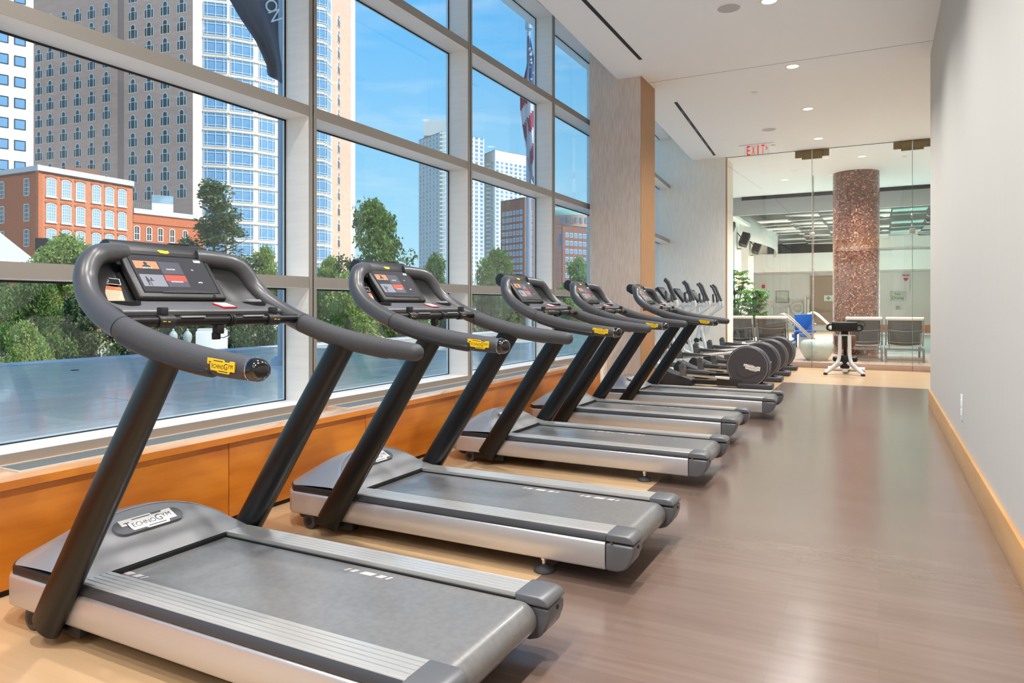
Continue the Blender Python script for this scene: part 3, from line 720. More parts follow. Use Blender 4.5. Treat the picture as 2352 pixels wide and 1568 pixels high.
for i, (x, y, lab_) in enumerate(TX):
    o = tm if i == 0 else copy_tree(tm)
    o.location = (x, y, 0); tag(o, lab_, 'treadmill', 'treadmills in a row')
    bl = [c for c in o.children if c.name.startswith('belt')][0]
    for dx, dy in (((.31, .196), (-.52, -.225)), ((.66, .192), (-.17, -.235)), ((.05, .2),), ((.0, .2),), ((-.2, .2),))[i]: DECAL(bl, dx, dy)
# ================================================================== elliptical trainers
mat('ell_drum', '#414046', .48); mat('ell_dark', '#2b2c30', .45); mat('ell_silver', '#dededd', .3, metal=.1); mat('ell_grip', '#4a4b4e', .6)
mat('bench_brown', '#7a5c4e', .55)
def make_elliptical():
    # local axes: x towards the drum (rear), y across, z up; drum centre at x = .55
    t = thing('elliptical_trainer', 'elliptical trainer', 'elliptical trainer')
    # rear drum with stepped rim
    prof = [(.05, -.125), (.285, -.125), (.300, -.118), (.310, -.10), (.310, .10), (.300, .118), (.285, .125), (.05, .125)]
    dr = MB().lathe(prof, (.55, 0, .335), 48, axis='y').build('drum', 'ell_drum', t, smooth=15)
    MB().lathe([(.286, -.128), (.292, -.128), (.292, -.12), (.286, -.12)], (.55, 0, .335), 48, axis='y', ring=True).build('rim_line', 'silver_trim', dr)
    # raised teardrop and maker's plate on the near cheek
    n = 24; c = [(.55 + .0 + .17 * math.cos(a), .335 + .17 * math.sin(a)) for a in [R(95 + 170 * i / n) for i in range(n + 1)]]
    pl = c + [(.70, .235), (.76, .26), (.77, .33), (.72, .41)]
    MB().prism(pl, -.131, -.1245, 'y').build('side_cover', 'ell_drum', dr, smooth=0)
    M = frame((.615, -.132, .32), (.985, 0, -.17), (.17, 0, .985))
    p = logo_plate(MB(), M, .24, .002).build('maker_plate', 'white_print', dr, smooth=0); mb = MB(); logo_text(mb, M, .24, .0026); mb.build('lettering', 'strip_dark', dr, smooth=0, fix=False)
    MB().box(.40, .90, -.16, .16, 0, .085).build('rear_foot', 'ell_drum', t, bevel=.025, seg=3)
    MB().box(.10, .48, -.13, .13, .03, .16).build('rear_block', 'ell_dark', t, bevel=.01)
    MB().box(-.80, .30, -.055, .055, .03, .10).build('spine', 'ell_dark', t, bevel=.01)
    # front wedge cover and cross foot
    MB().prism([(-.85, .0), (-.28, .0), (-.28, .10), (-.62, .215), (-.80, .30), (-.88, .20)], -.17, .17, 'y').build('front_cover', 'ell_dark', t, bevel=.02, seg=3)
    MB().cyl((-.80, -.36, .035), (-.80, .36, .035), .034, 12).build('front_foot', 'ell_dark', t)
    mast = [(-.80, 0, .22), (-.90, 0, .55), (-.99, 0, .95), (-1.02, 0, 1.28)]
    MB().tube(catmull(mast, 5), .035, 12).build('mast', 'ell_silver', t)
    # console on top of the mast
    M = frame((-1.06, 0, 1.44), (0, 1, 0), (-.62, 0, .78))
    cs = MB().box(-.20, .20, -.16, .17, -.03, .03, 0, M).build('console', 'ell_dark', t, bevel=.02, seg=3)
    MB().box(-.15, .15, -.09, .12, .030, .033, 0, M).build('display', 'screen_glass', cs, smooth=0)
    MB().box(-.20, .20, .15, .18, -.10, -.02, 0, M).build('console_brow', 'plastic_mid', cs, bevel=.012)
    # fixed handlebar with hand sensors
    for s in (-1, 1):
        MB().tube(catmull([(-1.0, 0, 1.24), (-.92, s * .10, 1.25), (-.80, s * .16, 1.25), (-.70, s * .17, 1.28), (-.665, s * .17, 1.34)], 5), .017, 10).build('fixed_handlebar', 'ell_silver', t)
        MB().tube([(-.665, s * .17, 1.33), (-.675, s * .17, 1.47)], .020, 10, round0=True, round1=True).build('pulse_grip', 'ell_grip', t)
    # moving arms, pedal beams and pedals, opposite phases
    for s, dx, dz, up in ((-1, .0, 0, 0), (1, -.16, 0, 1)):
        y = s * .27
        arm = catmull([(-.98, y, .54), (-.95, y, .70), (-.90, y, .86), (-.72 + dx * .4, y, 1.06), (-.52 + dx, y, 1.20), (-.475 + dx, y, 1.26), (-.485 + dx, y, 1.34)], 6)
        MB().tube(arm, .028, 12).build('swing_arm', 'ell_silver', t)
        MB().tube([(-.486 + dx, y, 1.335), (-.545 + dx, y, 1.47), (-.605 + dx, y, 1.62), (-.65 + dx, y, 1.665)], [.024, .025, .025, .022], 12, round1=True).build('arm_grip', 'ell_grip', t)
        MB().tube([(-.98, y, .56), (-.93, y, .42), (-.70 + dx, y, .32 + .12 * up)], .020, 10).build('lower_link', 'ell_silver', t)
        MB().cyl((-.98, y - .045, .55), (-.98, y + .045, .55), .05, 16).build('pivot', 'ell_dark', t)
        za, zb = (.185, .15) if not up else (.42, .52)
        bm_ = MB().tube([(-.36 + dx, y * .72, za), (.30, y * .62, zb)], .022, 12).build('pedal_beam', 'ell_silver', t)
        MB().prism([(-.44 + dx, za - .02), (-.33 + dx, za - .02), (-.36 + dx, za + .13), (-.41 + dx, za + .18), (-.46 + dx, za + .14)], y * .72 - .035, y * .72 + .035, 'y').build('beam_bracket', 'plastic_mid', t, bevel=.008)
        pd = MB().prism([(-.34 + dx, za + .035), (-.33 + dx, za + .085), (-.22 + dx, za + .075), (.10 + dx, za + .055), (.11 + dx, za + .035)], y * .72 - .075, y * .72 + .075, 'y').build('pedal', 'rubber', t, bevel=.008)
        MB().cyl((-.40 + dx, y * .72 - .05, za + .15), (-.40 + dx, y * .72 + .05, za + .15), .034, 14).build('hinge', 'plastic_mid', t)
    return t
el = make_elliptical()
EL = [(11.15, 'elliptical trainer nearest the last treadmill, its drum showing the full maker plate'), (12.37, 'elliptical trainer second in line from the treadmills'), (13.5, 'elliptical trainer third in line from the treadmills'), (14.72, 'elliptical trainer right beside the glass wall')]
for i, (y, l) in enumerate(EL):
    o = el if i == 0 else copy_tree(el)
    o.location = (-2.3, y, 0); tag(o, l, 'elliptical trainer', 'elliptical trainers in a row')

# ================================================================== training bench by the glass wall
b = thing('training_bench', 'silver-legged exercise bench with black head pad and loop handles', 'exercise bench', (-.55, 14.35, 0))
for s in (-1, 1):
    MB().tube(catmull([(s * .075, -.12, .78), (s * .080, -.12, .55), (s * .085, -.13, .34), (s * .13, -.18, .20), (s * .30, -.36, .045)], 6), .033, 14, round1=True).build('front_leg', 'ell_silver', b)
    MB().tube([(s * .05, -.05, .20), (s * .28, -.30, .045)], [.028, .026], 12).build('leg_brace', 'ell_silver', b)
    MB().lathe([(.036, 0), (.036, .03), (.02, .04)], (s * .305, -.37, 0), 12).build('foot', 'black', b)
    MB().tube(catmull([(s * .12, -.15, .80), (s * .23, -.15, .80), (s * .285, -.15, .825), (s * .285, -.15, .87), (s * .245, -.15, .905), (s * .14, -.15, .905)], 6), .019, 10).build('loop_handle', 'black', b)
    MB().box(s * .075 - .028, s * .075 + .028, -.15, -.09, .72, .80).build('tube_sleeve', 'black', b, bevel=.006)
    o = MB().prism([(s * .015, .45), (s * .10, .43), (s * .17, .52), (s * .19, .68), (s * .17, .71), (s * .03, .70), (s * .015, .64)], .05, .13, 'y').build('hip_pad', 'bench_brown', b, bevel=.02, seg=3)
MB().box(-.215, .215, -.20, -.12, .79, .955).build('head_pad', 'black', b, bevel=.025, seg=3)
MB().box(-.045, .045, -.13, -.06, .62, .80).build('head_stem', 'black', b, bevel=.01)
MB().box(-.09, .09, -.14, -.10, .70, .725).build('cross_tube', 'ell_silver', b, bevel=.005)
MB().tube([(0, -.06, .66), (0, .12, .40), (0, .25, .12)], .03, 12).build('spine', 'black', b)
for s in (-1, 1): MB().box(s * .13 - .08, s * .13 + .08, .02, .14, .215, .31).build('ankle_roller', 'black', b, bevel=.035, seg=3)
MB().box(-.05, .05, -.05, .60, .03, .10).build('base_beam', 'ell_silver', b, bevel=.02)
MB().cyl((-.32, .62, .04), (.32, .62, .04), .04, 14).build('rear_foot', 'ell_silver', b)
MB().box(-.08, .08, -.06, .06, .10, .34).build('pivot_block', 'black', b, bevel=.02)
# ================================================================== the pool hall behind the glass
ZD = .10
mat('deck_tile', '#c2a78e', .3, var=.12, vscale=(2, 2, 2), coat=.3); mat('grout', '#7d6b5d', .8)
mat('pool_water', '#5f9a96', .06, spec=.6, bump=.25, bscale=(3, 3, 3), coat=.5)
mat('pool_edge', '#a9c2d6', .3)
mat('sling', '#585d5e', .7, var=.1, vscale=(80, 80, 80)); mat('lounge_frame', '#8c9194', .35, metal=.6); mat('cushion', '#ece6dc', .7)
mat('planter_glaze', '#c9d2c8', .35, coat=.4, coatr=.2); mat('pot_grey', '#6f6f70', .5)
mat('palm', '#35702f', .45, var=.3, vscale=(5, 5, 5), color2='#6ba43c', transl=.3)
mat('lift_blue', '#1a5fb8', .4); mat('steel', '#cfcac2', .22, metal=.9)
mat('sconce_glow', '#ffe9b4', .5, emit='#ffd47e', estr=1.7)
mat('panel_grey', '#d2d3d1', .7); mat('panel_teal', '#a3c3be', .6); mat('door_tan', '#a68d78', .5); mat('panel_black', '#17181a', .5)
mat('sign_green', '#c9d2bd', .4); mat('sign_ink', '#26302a', .5)
def mosaic():
    m = bpy.data.materials.new('mosaic'); m.use_nodes = True; t = m.node_tree; p = t.nodes['Principled BSDF']; lk = t.links.new
    tcn = t.nodes.new('ShaderNodeTexCoord'); sp = t.nodes.new('ShaderNodeSeparateXYZ'); at = t.nodes.new('ShaderNodeMath'); at.operation = 'ARCTAN2'
    cb = t.nodes.new('ShaderNodeCombineXYZ'); k = t.nodes.new('ShaderNodeMath'); k.operation = 'MULTIPLY'; k.inputs[1].default_value = .50
    lk(tcn.outputs['Object'], sp.inputs[0]); lk(sp.outputs[1], at.inputs[0]); lk(sp.outputs[0], at.inputs[1]); lk(at.outputs[0], k.inputs[0]); lk(k.outputs[0], cb.inputs[0]); lk(sp.outputs[2], cb.inputs[1])
    br = t.nodes.new('ShaderNodeTexBrick'); br.offset = 0; br.inputs['Scale'].default_value = 1; br.inputs['Brick Width'].default_value = .03; br.inputs['Row Height'].default_value = .03; br.inputs['Mortar Size'].default_value = .0022
    sn = t.nodes.new('ShaderNodeVectorMath'); sn.operation = 'SNAP'; sn.inputs[1].default_value = (.03, .03, .03); wn = t.nodes.new('ShaderNodeTexWhiteNoise'); rp = t.nodes.new('ShaderNodeValToRGB')
    lk(cb.outputs[0], br.inputs['Vector']); lk(cb.outputs[0], sn.inputs[0]); lk(sn.outputs[0], wn.inputs['Vector']); lk(wn.outputs['Value'], rp.inputs[0])
    c = rp.color_ramp; c.elements[0].color = lin('#5a2d20'); c.elements[1].color = lin('#eab79a'); c.elements[1].position = 1
    for q, h in ((.3, '#7d4530'), (.55, '#a2664c'), (.75, '#5c4640'), (.9, '#b07d66')): e = c.elements.new(q); e.color = lin(h)
    mx = t.nodes.new('ShaderNodeMix'); mx.data_type = 'RGBA'; mx.inputs[7].default_value = lin('#2a211e'); lk(br.outputs['Fac'], mx.inputs[0]); lk(rp.outputs[0], mx.inputs[6]); lk(mx.outputs[2], p.inputs['Base Color'])
    r2 = t.nodes.new('ShaderNodeMapRange'); r2.inputs[3].default_value = .15; r2.inputs[4].default_value = .45; lk(wn.outputs['Value'], r2.inputs[0]); lk(r2.outputs[0], p.inputs['Roughness'])
    p.inputs['Metallic'].default_value = .25; p.inputs['Coat Weight'].default_value = .6; p.inputs['Coat Roughness'].default_value = .12
    MATS['mosaic'] = m
mosaic()
# shell
YE = 36.0
struct(MB().box(-6.2, 2.4, YG + .09, YE, -.12, ZD - .012).build('floor_pool', 'grout', smooth=0))
fp_ = bpy.data.objects.new('floor_deck', None); COL.objects.link(fp_); struct(fp_, 'tan tiled pool deck')
tile_me = MB().box(-.147, .147, -.147, .147, -.012, 0).mesh('deck_tile', 'deck_tile', bevel=.003, seg=1)
for i in range(17):
    for j in range(9): obj('deck_tile', tile_me, fp_, (-2.73 + .3 * i, YG + .25 + .3 * j, ZD))
MB().box(-6.2, -1.5, YG + 2.8, YE, ZD - .012, ZD).build('deck_sheet', 'deck_tile', fp_, smooth=0); MB().box(-1.5, 2.4, YG + 2.8, 19.3, ZD - .012, ZD).build('deck_sheet', 'deck_tile', fp_, smooth=0)
MB().box(-1.5, 2.4, 33.5, YE, ZD - .012, ZD).build('deck_sheet', 'deck_tile', fp_, smooth=0)
struct(MB().box(-1.3, 2.4, 19.5, 33.3, ZD - .012, ZD - .005).build('pool_water', 'pool_water', smooth=0), 'still teal pool water')
struct(MB().box(-1.5, -1.3, 19.3, 33.5, ZD - .012, ZD + .02).box(-1.3, 2.4, 19.3, 19.5, ZD - .012, ZD + .02).box(-1.3, 2.4, 33.3, 33.5, ZD - .012, ZD + .02).build('pool_edge', 'pool_edge', smooth=0))
struct(MB().box(-6.2, 2.6, YE, YE + .2, 0, 6).build('wall_far', 'pool_white', smooth=0))
struct(MB().box(-6.4, -6.2, 24.0, YE + .2, 0, 6).build('wall_pool_left', 'pool_white', smooth=0))
struct(MB().box(2.4, 2.6, 16.0, YE, ZC, 6).build('wall_pool_right', 'pool_white', smooth=0))
struct(MB().box(-6.4, 2.6, 21.4, YE + .2, 5.6, 5.8).build('ceiling_pool_upper', 'pool_white', smooth=0))
# far wall details: bulkhead, dark slot, wood base, recessed door
bk = struct(MB().box(-6.2, 2.4, 33.2, YE, 2.75, 3.55).build('wall_bulkhead', 'pool_white', smooth=0))
MB().box(-4.4, -1.2, 33.15, 33.2, 3.55, 3.98).build('dark_slot', 'panel_black', bk, smooth=0)
MB().box(-6.2, 2.4, 33.4, YE, 3.55, 5.6).build('upper_face', 'pool_white', bk, smooth=0)
struct(MB().box(-1.0, 2.4, YE - .03, YE, ZD, ZD + .3).build('baseboard_far', 'maple', smooth=0))
# dark band closing the low ceiling, fascia behind it
struct(MB().box(-3.55, 2.4, 21.36, 21.42, ZC - .10, ZC + .005).build('trim_4', 'panel_black', smooth=0))
struct(MB().box(-3.9, 2.4, 21.9, 22.0, 3.95, 5.0).build('wall_fascia', 'panel_grey', smooth=0))
# wavy side of the raised pool ceiling
def wav(y): return -4.0 - .35 * math.sin((y - 21.4) * .55)
mb = MB().grid(lambda u, v: (wav(21.4 + 12 * u), 21.4 + 12 * u, 3.75 + 1.0 * v - .35 * u), 40, 4); s = mb.build('wall_wave', 'panel_grey', smooth=60); struct(s); s.modifiers.new('thick', 'SOLIDIFY').thickness = .06
struct(MB().box(-6.2, -4.1, 21.4, YE, 4.1, 4.2).build('ceiling_pool_side', 'ceiling_white', smooth=0))
# folded acoustic panels of the pool ceiling
pc = bpy.data.objects.new('ceiling_pool', None); COL.objects.link(pc); struct(pc, 'pool ceiling of rows of folded grey acoustic panels')
rn = random.Random(11)
for i in range(6):
    x0 = -3.7 + i * 1.02
    for j in range(11):
        y0 = 22.1 + j * 1.02; zb = 4.25 - .028 * (y0 - 22) + .10 * math.sin(y0 * .9 + i)
        tl = .13 if (i + j) % 2 == 0 else .05
        m = 'panel_teal' if i == 4 and j < 8 else 'panel_grey'
        MB().add([(x0 + .02, y0, zb), (x0 + .98, y0, zb + .02), (x0 + .98, y0 + .98, zb + tl), (x0 + .02, y0 + .98, zb + tl + .10 * (i % 2)), (x0 + .02, y0, zb + .03), (x0 + .98, y0, zb + .05), (x0 + .98, y0 + .98, zb + tl + .03), (x0 + .02, y0 + .98, zb + tl + .03 + .10 * (i % 2))],
                 [(0, 3, 2, 1), (4, 5, 6, 7), (0, 1, 5, 4), (1, 2, 6, 5), (2, 3, 7, 6), (3, 0, 4, 7)]).build('ceiling_panel', m, pc, smooth=0)
# mosaic column
c = at_Y(1966, 700, 18.75); cx_, cy_ = c.x, c.y
struct(MB().lathe([(.505, 0), (.505, ZC)], n=64).build('mosaic_column', 'mosaic', loc=(cx_, cy_, 0)), 'round column covered in copper-brown glass mosaic')
# left piers with sconces and speakers
for k, y in enumerate((18.2, 21.5, 25.0, 28.5)):
    x = -4.05 - .12 * k
    struct(MB().box(x - 1.2, x, y - .5, y + .5, 0, 4.42 if y < 21 else 4.1).build('wall_pier_pool', 'pool_white', smooth=0))
    t = thing('wall_sconce', 'tall glowing amber strip sconce on a white pool pier', 'sconce', (x + .06, y, 2.55), 0, 'strip sconces along the pool piers')
    MB().box(-.05, .05, -.06, .06, -.62, .62).build('diffuser', 'sconce_glow', t, bevel=.01); MB().box(-.055, .055, -.065, .065, .62, .66).build('end_cap', 'bronze', t, smooth=0); MB().box(-.055, .055, -.065, .065, -.66, -.62).build('end_cap', 'bronze', t, smooth=0)
    MB().box(-.06, -.045, -.04, .04, -.4, .4).build('backplate', 'bronze', t, smooth=0)
    t = thing('wall_speaker', 'black box speaker tilted down on a wall bracket above a sconce', 'speaker', (x + .02, y - .05, 3.45), 0, 'black speakers along the pool piers')
    Mt = Matrix.Translation((.22, 0, .05)) @ Matrix.Rotation(R(18), 4, 'Y') @ Matrix.Rotation(R(-20), 4, 'X')
    MB().box(-.13, .13, -.14, .14, -.22, .22, 0, Mt).build('cabinet', 'panel_black', t, bevel=.01); MB().tube([(-.02, 0, .3), (.12, 0, .12)], .015, 8).build('bracket', 'panel_black', t)
# loungers: high backs turned to the glass wall
def make_lounger():
    t = thing('sun_lounger', 'lounger', 'sun lounger')
    w = .335
    def P(v): return Vector((0, -.02 + .28 * v, .40 + .50 * v))
    # back leans towards the room: foot at y .28, head at y 0
    back = lambda u, v: ((-w + .03) + (2 * w - .06) * u, .30 - .30 * v, .36 + .52 * v - .03 * math.sin(math.pi * u) * (1 - v))
    s = MB().grid(back, 8, 8).build('back_sling', 'sling', t, smooth=60); s.modifiers.new('thick', 'SOLIDIFY').thickness = .01
    for q in (-1, 1): MB().tube([(q * w, .32, .33), (q * w, -.01, .89)], .016, 8).build('back_rail', 'lounge_frame', t); MB().tube([(q * (w - .06), .02, .60), (q * (w - .06), .02, .28)], .008, 6).build('back_prop', 'lounge_frame', t)
    MB().tube([(-w, -.012, .885), (w, -.012, .885)], .035, 12).build('head_roll', 'cushion', t)
    MB().tube(catmull([(-w, .13, .655), (0, .10, .625), (w, .13, .655)], 6), .010, 8).build('back_bow', 'lounge_frame', t); MB().tube(catmull([(-w, .26, .405), (0, .24, .385), (w, .26, .405)], 6), .010, 8).build('back_bow', 'lounge_frame', t)
    MB().box(-w + .02, w - .02, .30, 1.75, .30, .36).build('seat_cushion', 'cushion', t, bevel=.02)
    MB().box(-w - .015, w + .015, .0, .04, .24, .28).box(-w - .015, -w + .025, .04, 1.8, .24, .28).box(w - .025, w + .015, .04, 1.8, .24, .28).box(-w - .015, w + .015, 1.76, 1.8, .24, .28).build('base_frame', 'lounge_frame', t, smooth=0)
    for q in (-1, 1):
        for y in (.02, 1.76): MB().box(q * w - .02, q * w + .02, y - .02, y + .02, 0, .24).build('leg', 'lounge_frame', t, smooth=0)
    MB().box(-w, w, .0, .03, .03, .06).build('foot_rail', 'lounge_frame', t, smooth=0)
    return t
lo = make_lounger()
for i, (px, y, l) in enumerate(((1694, 16.9, 'sling lounger directly in front of the potted palms'), (1771, 16.9, 'sling lounger beside the round pale planter stool, turned towards the pool rails'), (1984, 16.4, 'sling lounger in front of the mosaic column foot'), (2078, 16.4, 'sling lounger below the no diving sign'))):
    o = lo if i == 0 else copy_tree(lo)
    c = at_Y(px, 730, y); o.location = (c.x, y, ZD); o.rotation_euler = (0, 0, 0); tag(o, l, 'sun lounger', 'sling loungers by the pool')
# round glazed planter stool
c = at_Y(1876, 800, 16.25)
tag(MB().lathe([(.20, 0), (.25, .06), (.33, .20), (.335, .30), (.30, .39), (.25, .425), (.12, .435), (.001, .436)], n=36).build('planter_stool', 'planter_glaze', loc=(c.x, 16.25, ZD)), 'round pale celadon planter stool on the pool deck', 'planter')
# potted palms
for k, (px, y, h, sc) in enumerate(((1690, 20.2, 2.1, .75), (1729, 18.9, 1.5, .62))):
    c = at_Y(px, 740, y); t = thing('potted_palm', ('tall lady palm against the pool windows', 'shorter lady palm in a grey pot by the pool pier')[k], 'plant', (c.x, y, ZD), 0, 'potted palms')
    MB().lathe([(.15, 0), (.22, .55), (.235, .60), (.20, .60), (.19, .52), (.001, .52)], n=24).build('pot', 'pot_grey', t)
    rn = random.Random(k + 20); mb = MB(); st = MB()
    for q in range(60):
        a = rn.random() * 6.28; r = .08 + .42 * rn.random() * sc; z = .75 + (h - .75) * rn.random() ** .8; hub = Vector((r * math.cos(a), r * math.sin(a), z))
        st.tube([(.03 * math.cos(a), .03 * math.sin(a), .5), (r * .6 * math.cos(a), r * .6 * math.sin(a), z * .8), tuple(hub)], .006, 5)
        ax = Vector((math.cos(a), math.sin(a), .35)).normalized(); side = ax.cross(Vector((0, 0, 1))).normalized()
        for f_ in range(9):
            g = R(-80 + 20 * f_); d = (ax * math.cos(g) + side * math.sin(g)); L_ = (.30 + .08 * rn.random()) * sc; n_ = d.cross(Vector((0, 0, 1))).normalized() * .028
            p0 = hub; p1 = hub + d * L_ * .5 + Vector((0, 0, .04)); p2 = hub + d * L_ + Vector((0, 0, -.05))
            mb.add([tuple(p0), tuple(p1 - n_), tuple(p2), tuple(p1 + n_)], [(0, 1, 2, 3)])
    tag(mb.build('fronds', 'palm', t, smooth=0, fix=False), kind='stuff'); tag(st.build('stems', 'bark', t), kind='stuff')
# pool lift chair
c = at_Y(1848, 740, 21.0); t = thing('pool_lift', 'blue pool lift chair on a white post', 'pool lift', (c.x, 21.0, ZD), R(12))
MB().box(-.24, .24, .14, .19, .48, .92).build('seat_back', 'lift_blue', t, bevel=.03, seg=3); MB().box(-.26, .26, -.28, .18, .42, .48).build('seat', 'lift_blue', t, bevel=.025, seg=3)
MB().box(-.16, .16, -.42, -.26, .30, .40).build('foot_rest', 'lift_blue', t, bevel=.03)
for s in (-1, 1): MB().tube([(s * .28, .16, .66), (s * .30, -.05, .62)], .02, 8).build('arm_rest', 'lift_blue', t)
MB().box(-.13, .13, .02, .22, 0, .42).build('base_box', 'white_print', t, bevel=.02); MB().cyl((-.25, .1, 0), (-.25, .1, .36), .07, 14).build('pedestal', 'lift_blue', t); MB().tube([(-.25, .1, .36), (-.1, .1, .44)], .04, 10).build('swing_arm', 'lift_blue', t)
# stainless handrails into the water
for k, (px, y) in enumerate(((1812, 19.4), (1880, 25.5))):
    c = at_Y(px, 780, y)
    for s in (0, 1):
        t = thing('pool_handrail', 'stainless tube handrail stepping into the pool', 'handrail', (c.x, y + .55 * s, ZD), 0, 'stainless pool handrails')
        MB().tube(catmull([(-.35, 0, 0), (-.35, 0, .78), (-.28, 0, .88), (-.10, 0, .90), (.45, 0, .38), (.62, 0, .22), (.64, 0, 0)], 6), .024, 10).build('rail', 'steel', t); MB().lathe([(.06, 0), (.06, .012), (.03, .02)], (-.35, 0, 0), 14).build('flange', 'steel', t)
# things on the far wall
def wpt(px, py, y=YE - .02): return at_Y(px, py, y)
def panel_thing(name, label, cat, x0, x1, y0, y1, m, frame_m=None, y=YE - .02, th=.05):
    a = wpt(x0, y0, y); b_ = wpt(x1, y1, y); t = thing(name, label, cat, ((a.x + b_.x) / 2, y, (a.z + b_.z) / 2)); w, h = abs(b_.x - a.x) / 2, abs(a.z - b_.z) / 2
    MB().box(-w, w, -th, .0, -h, h).build('board', m, t, smooth=0)
    if frame_m:
        e = min(w, h) * .1
        for q in ((-w, -w + e, -h, h), (w - e, w, -h, h), (-w, w, h - e, h), (-w, w, -h, -h + e)): MB().box(q[0], q[1], -th - .02, -th, q[2], q[3]).build('frame', frame_m, t, smooth=0)
    return t, w, h
t, w, h = panel_thing('no_diving_sign', 'pale green no diving sign with a metal frame', 'sign', 2045, 2079, 669, 690, 'sign_green', 'steel')
for s_, z in (('No', .42), ('Diving', -.42)):
    v, f = text_geo(s_, h * .85); MB().add([(x, -.055, y + z * h) for x, y, zz in v], f).build('lettering', 'sign_ink', t, smooth=0, fix=False)
t, w, h = panel_thing('small_notice', 'small square notice below the no diving sign', 'sign', 2057, 2067, 701, 711, 'sign_green', 'steel')
mb = MB()
for q in range(4): mb.box(-w * .6, w * .6, -.056, -.05, h * (.5 - .3 * q), h * (.62 - .3 * q))
tag(mb.build('print', 'sign_ink', t, smooth=0), kind='stuff')
t, w, h = panel_thing('aed_sign', 'white wall panel with a red heart and a red header', 'sign', 2072, 2089, 631, 669, 'white_print')
MB().box(-w, w, -.056, -.05, h * .84, h).build('header', 'red', t, smooth=0)
hp = [(0, -.5), (.5, .05), (.46, .36), (.22, .45), (0, .25), (-.22, .45), (-.46, .36), (-.5, .05)]; MB().prism([(a * w * 1.3, b_ * w * 1.3 + h * .45) for a, b_ in hp], -.056, -.05, 'y').build('heart', 'red', t, smooth=0)
t, w, h = panel_thing('picture', 'framed pale print hanging above the glazed niche', 'picture', 1782, 1812, 668, 695, 'sign_green', 'grey_print')
mb = MB().grid(lambda u, v: (-w * .7 + 1.4 * w * u, -.052, h * (-.6 + .9 * math.sin(math.pi * (.15 + .7 * u)) * v)), 10, 3); mb.build('landscape', 'panel_grey', t, smooth=0, fix=False)
t, w, h = panel_thing('niche_window', 'low glazed niche in the far pool wall', 'window', 1773, 1813, 702, 740, 'panel_grey', 'steel')
t, w, h = panel_thing('alarm_plate', 'small red alarm plate on the far pool wall', 'alarm', 1750, 1757, 654, 662, 'red')
t, w, h = panel_thing('recess_door', 'tan door recess beside the mosaic column', 'door', 1862, 1918, 634, 745, 'door_tan', 'tan_board')
t, w, h = panel_thing('first_aid_sign', 'white first aid sign with a green cross on the tan door', 'sign', 1893, 1913, 678, 691, 'white_print', None, YE - .10)
MB().box(-.09, .09, -.056, -.05, -.03, .03).box(-.03, .03, -.0565, -.05, -.09, .09).build('cross', 'first_aid_green', t, smooth=0)
c = wpt(1832, 708); t = thing('life_ring', 'white life ring hanging by the tan door', 'life ring', (c.x, YE - .12, c.z))
MB().tube([(.25 * math.cos(6.2832 * i / 24), 0, .25 * math.sin(6.2832 * i / 24)) for i in range(24)], .068, 12, closed=True).build('ring', 'cushion', t, smooth=60)
for i in range(4): a = R(45 + 90 * i); MB().tube([(.25 * math.cos(a + d_), 0, .25 * math.sin(a + d_)) for d_ in (-.12, 0, .12)], .073, 12).build('band', 'white_print', t, smooth=60)
c = wpt(1854, 706); t = thing('hanging_towels', 'white towels hanging from a hook by the life ring', 'towel', (c.x, YE - .02, c.z - .45))
MB().box(-.13, -.01, -.22, -.02, 0, .95).build('towel', 'white_print', t, bevel=.03); MB().box(.0, .11, -.2, -.02, .1, .85).build('towel', 'cushion', t, bevel=.03); MB().box(-.02, .02, -.12, 0, .93, .99).build('hook', 'steel', t, smooth=0)
# pool-side doors in the right wall
dr_ = struct(MB().box(2.38, 2.4, 22.0, 24.2, ZD, 2.5).build('door_1', 'pool_white', smooth=0))
for z in (.4, 1.0, 1.6, 2.2): MB().box(2.365, 2.38, 22.02, 22.08, z, z + .12).build('hinge', 'panel_black', dr_, smooth=0)
# pool hall downlights
for px, py in ((1980, 359), (1802, 413)):
    p = at_z(px, py, ZC); downlight(p.x, p.y, ZC, ('warm recessed downlight just behind the glass wall by the mosaic column', 'warm recessed downlight over the pool loungers')[px < 1900], 'ceiling downlights of the pool hall', DOWNLIGHT_W * 2.2)
p = at_z(2078, 359, ZC); tag(MB().lathe([(.045, 0), (.045, -.012), (.001, -.016)], n=20).build('sprinkler_cap', 'alu', loc=p), 'small round sprinkler cap behind the glass wall', 'sprinkler', 'ceiling sprinkler caps')
for k, (x, y) in enumerate(((-2.6, 24.5), (.2, 24.5), (-2.6, 29.0), (.2, 29.0))):
    downlight(x, y, 4.0, 'warm round light added under the folded pool ceiling panels to brighten the hall', 'added pool ceiling lights', DOWNLIGHT_W * 5)  # lamps added to brighten the pool hall
# ================================================================== outside the windows
ZTR, ZGR = .20, -4.0            # terrace and street level
mat('granite', '#e6e2da', .2, var=.10, vscale=(1.5, 1.5, 1.5), bump=.06, bscale=(5, 25, 5), coat=.25, coatr=.05)
mat('coping', '#cfc8cb', .35, var=.06)
mat('ground', '#b3a896', .9, var=.3, vscale=(.1, .1, .1))
mat('conc_pink', '#ecbaa4', .8, var=.10, vscale=(.35, .35, 1.4), color2='#dcaa94')
mat('conc_recess_shade', '#b58f80', .85)  # pink stone darkened to paint the shade in the stepped strip
mat('conc_pale', '#ecd9cb', .8, var=.05, vscale=(.3, .3, .3))
mat('conc_white', '#eeeae4', .8)
mat('brick_orange_lit', '#cf8562', .85, var=.12, vscale=(3, 3, 9), color2='#b96f4e')  # sunlit tone of the brick building's wide face
mat('brick_red', '#c8714c', .85, var=.12, vscale=(3, 3, 9), color2='#b3603d')  # also paints the shade on the brick building's left face
mat('brick_brown', '#96695a', .85, var=.08, vscale=(.5, .5, 2))
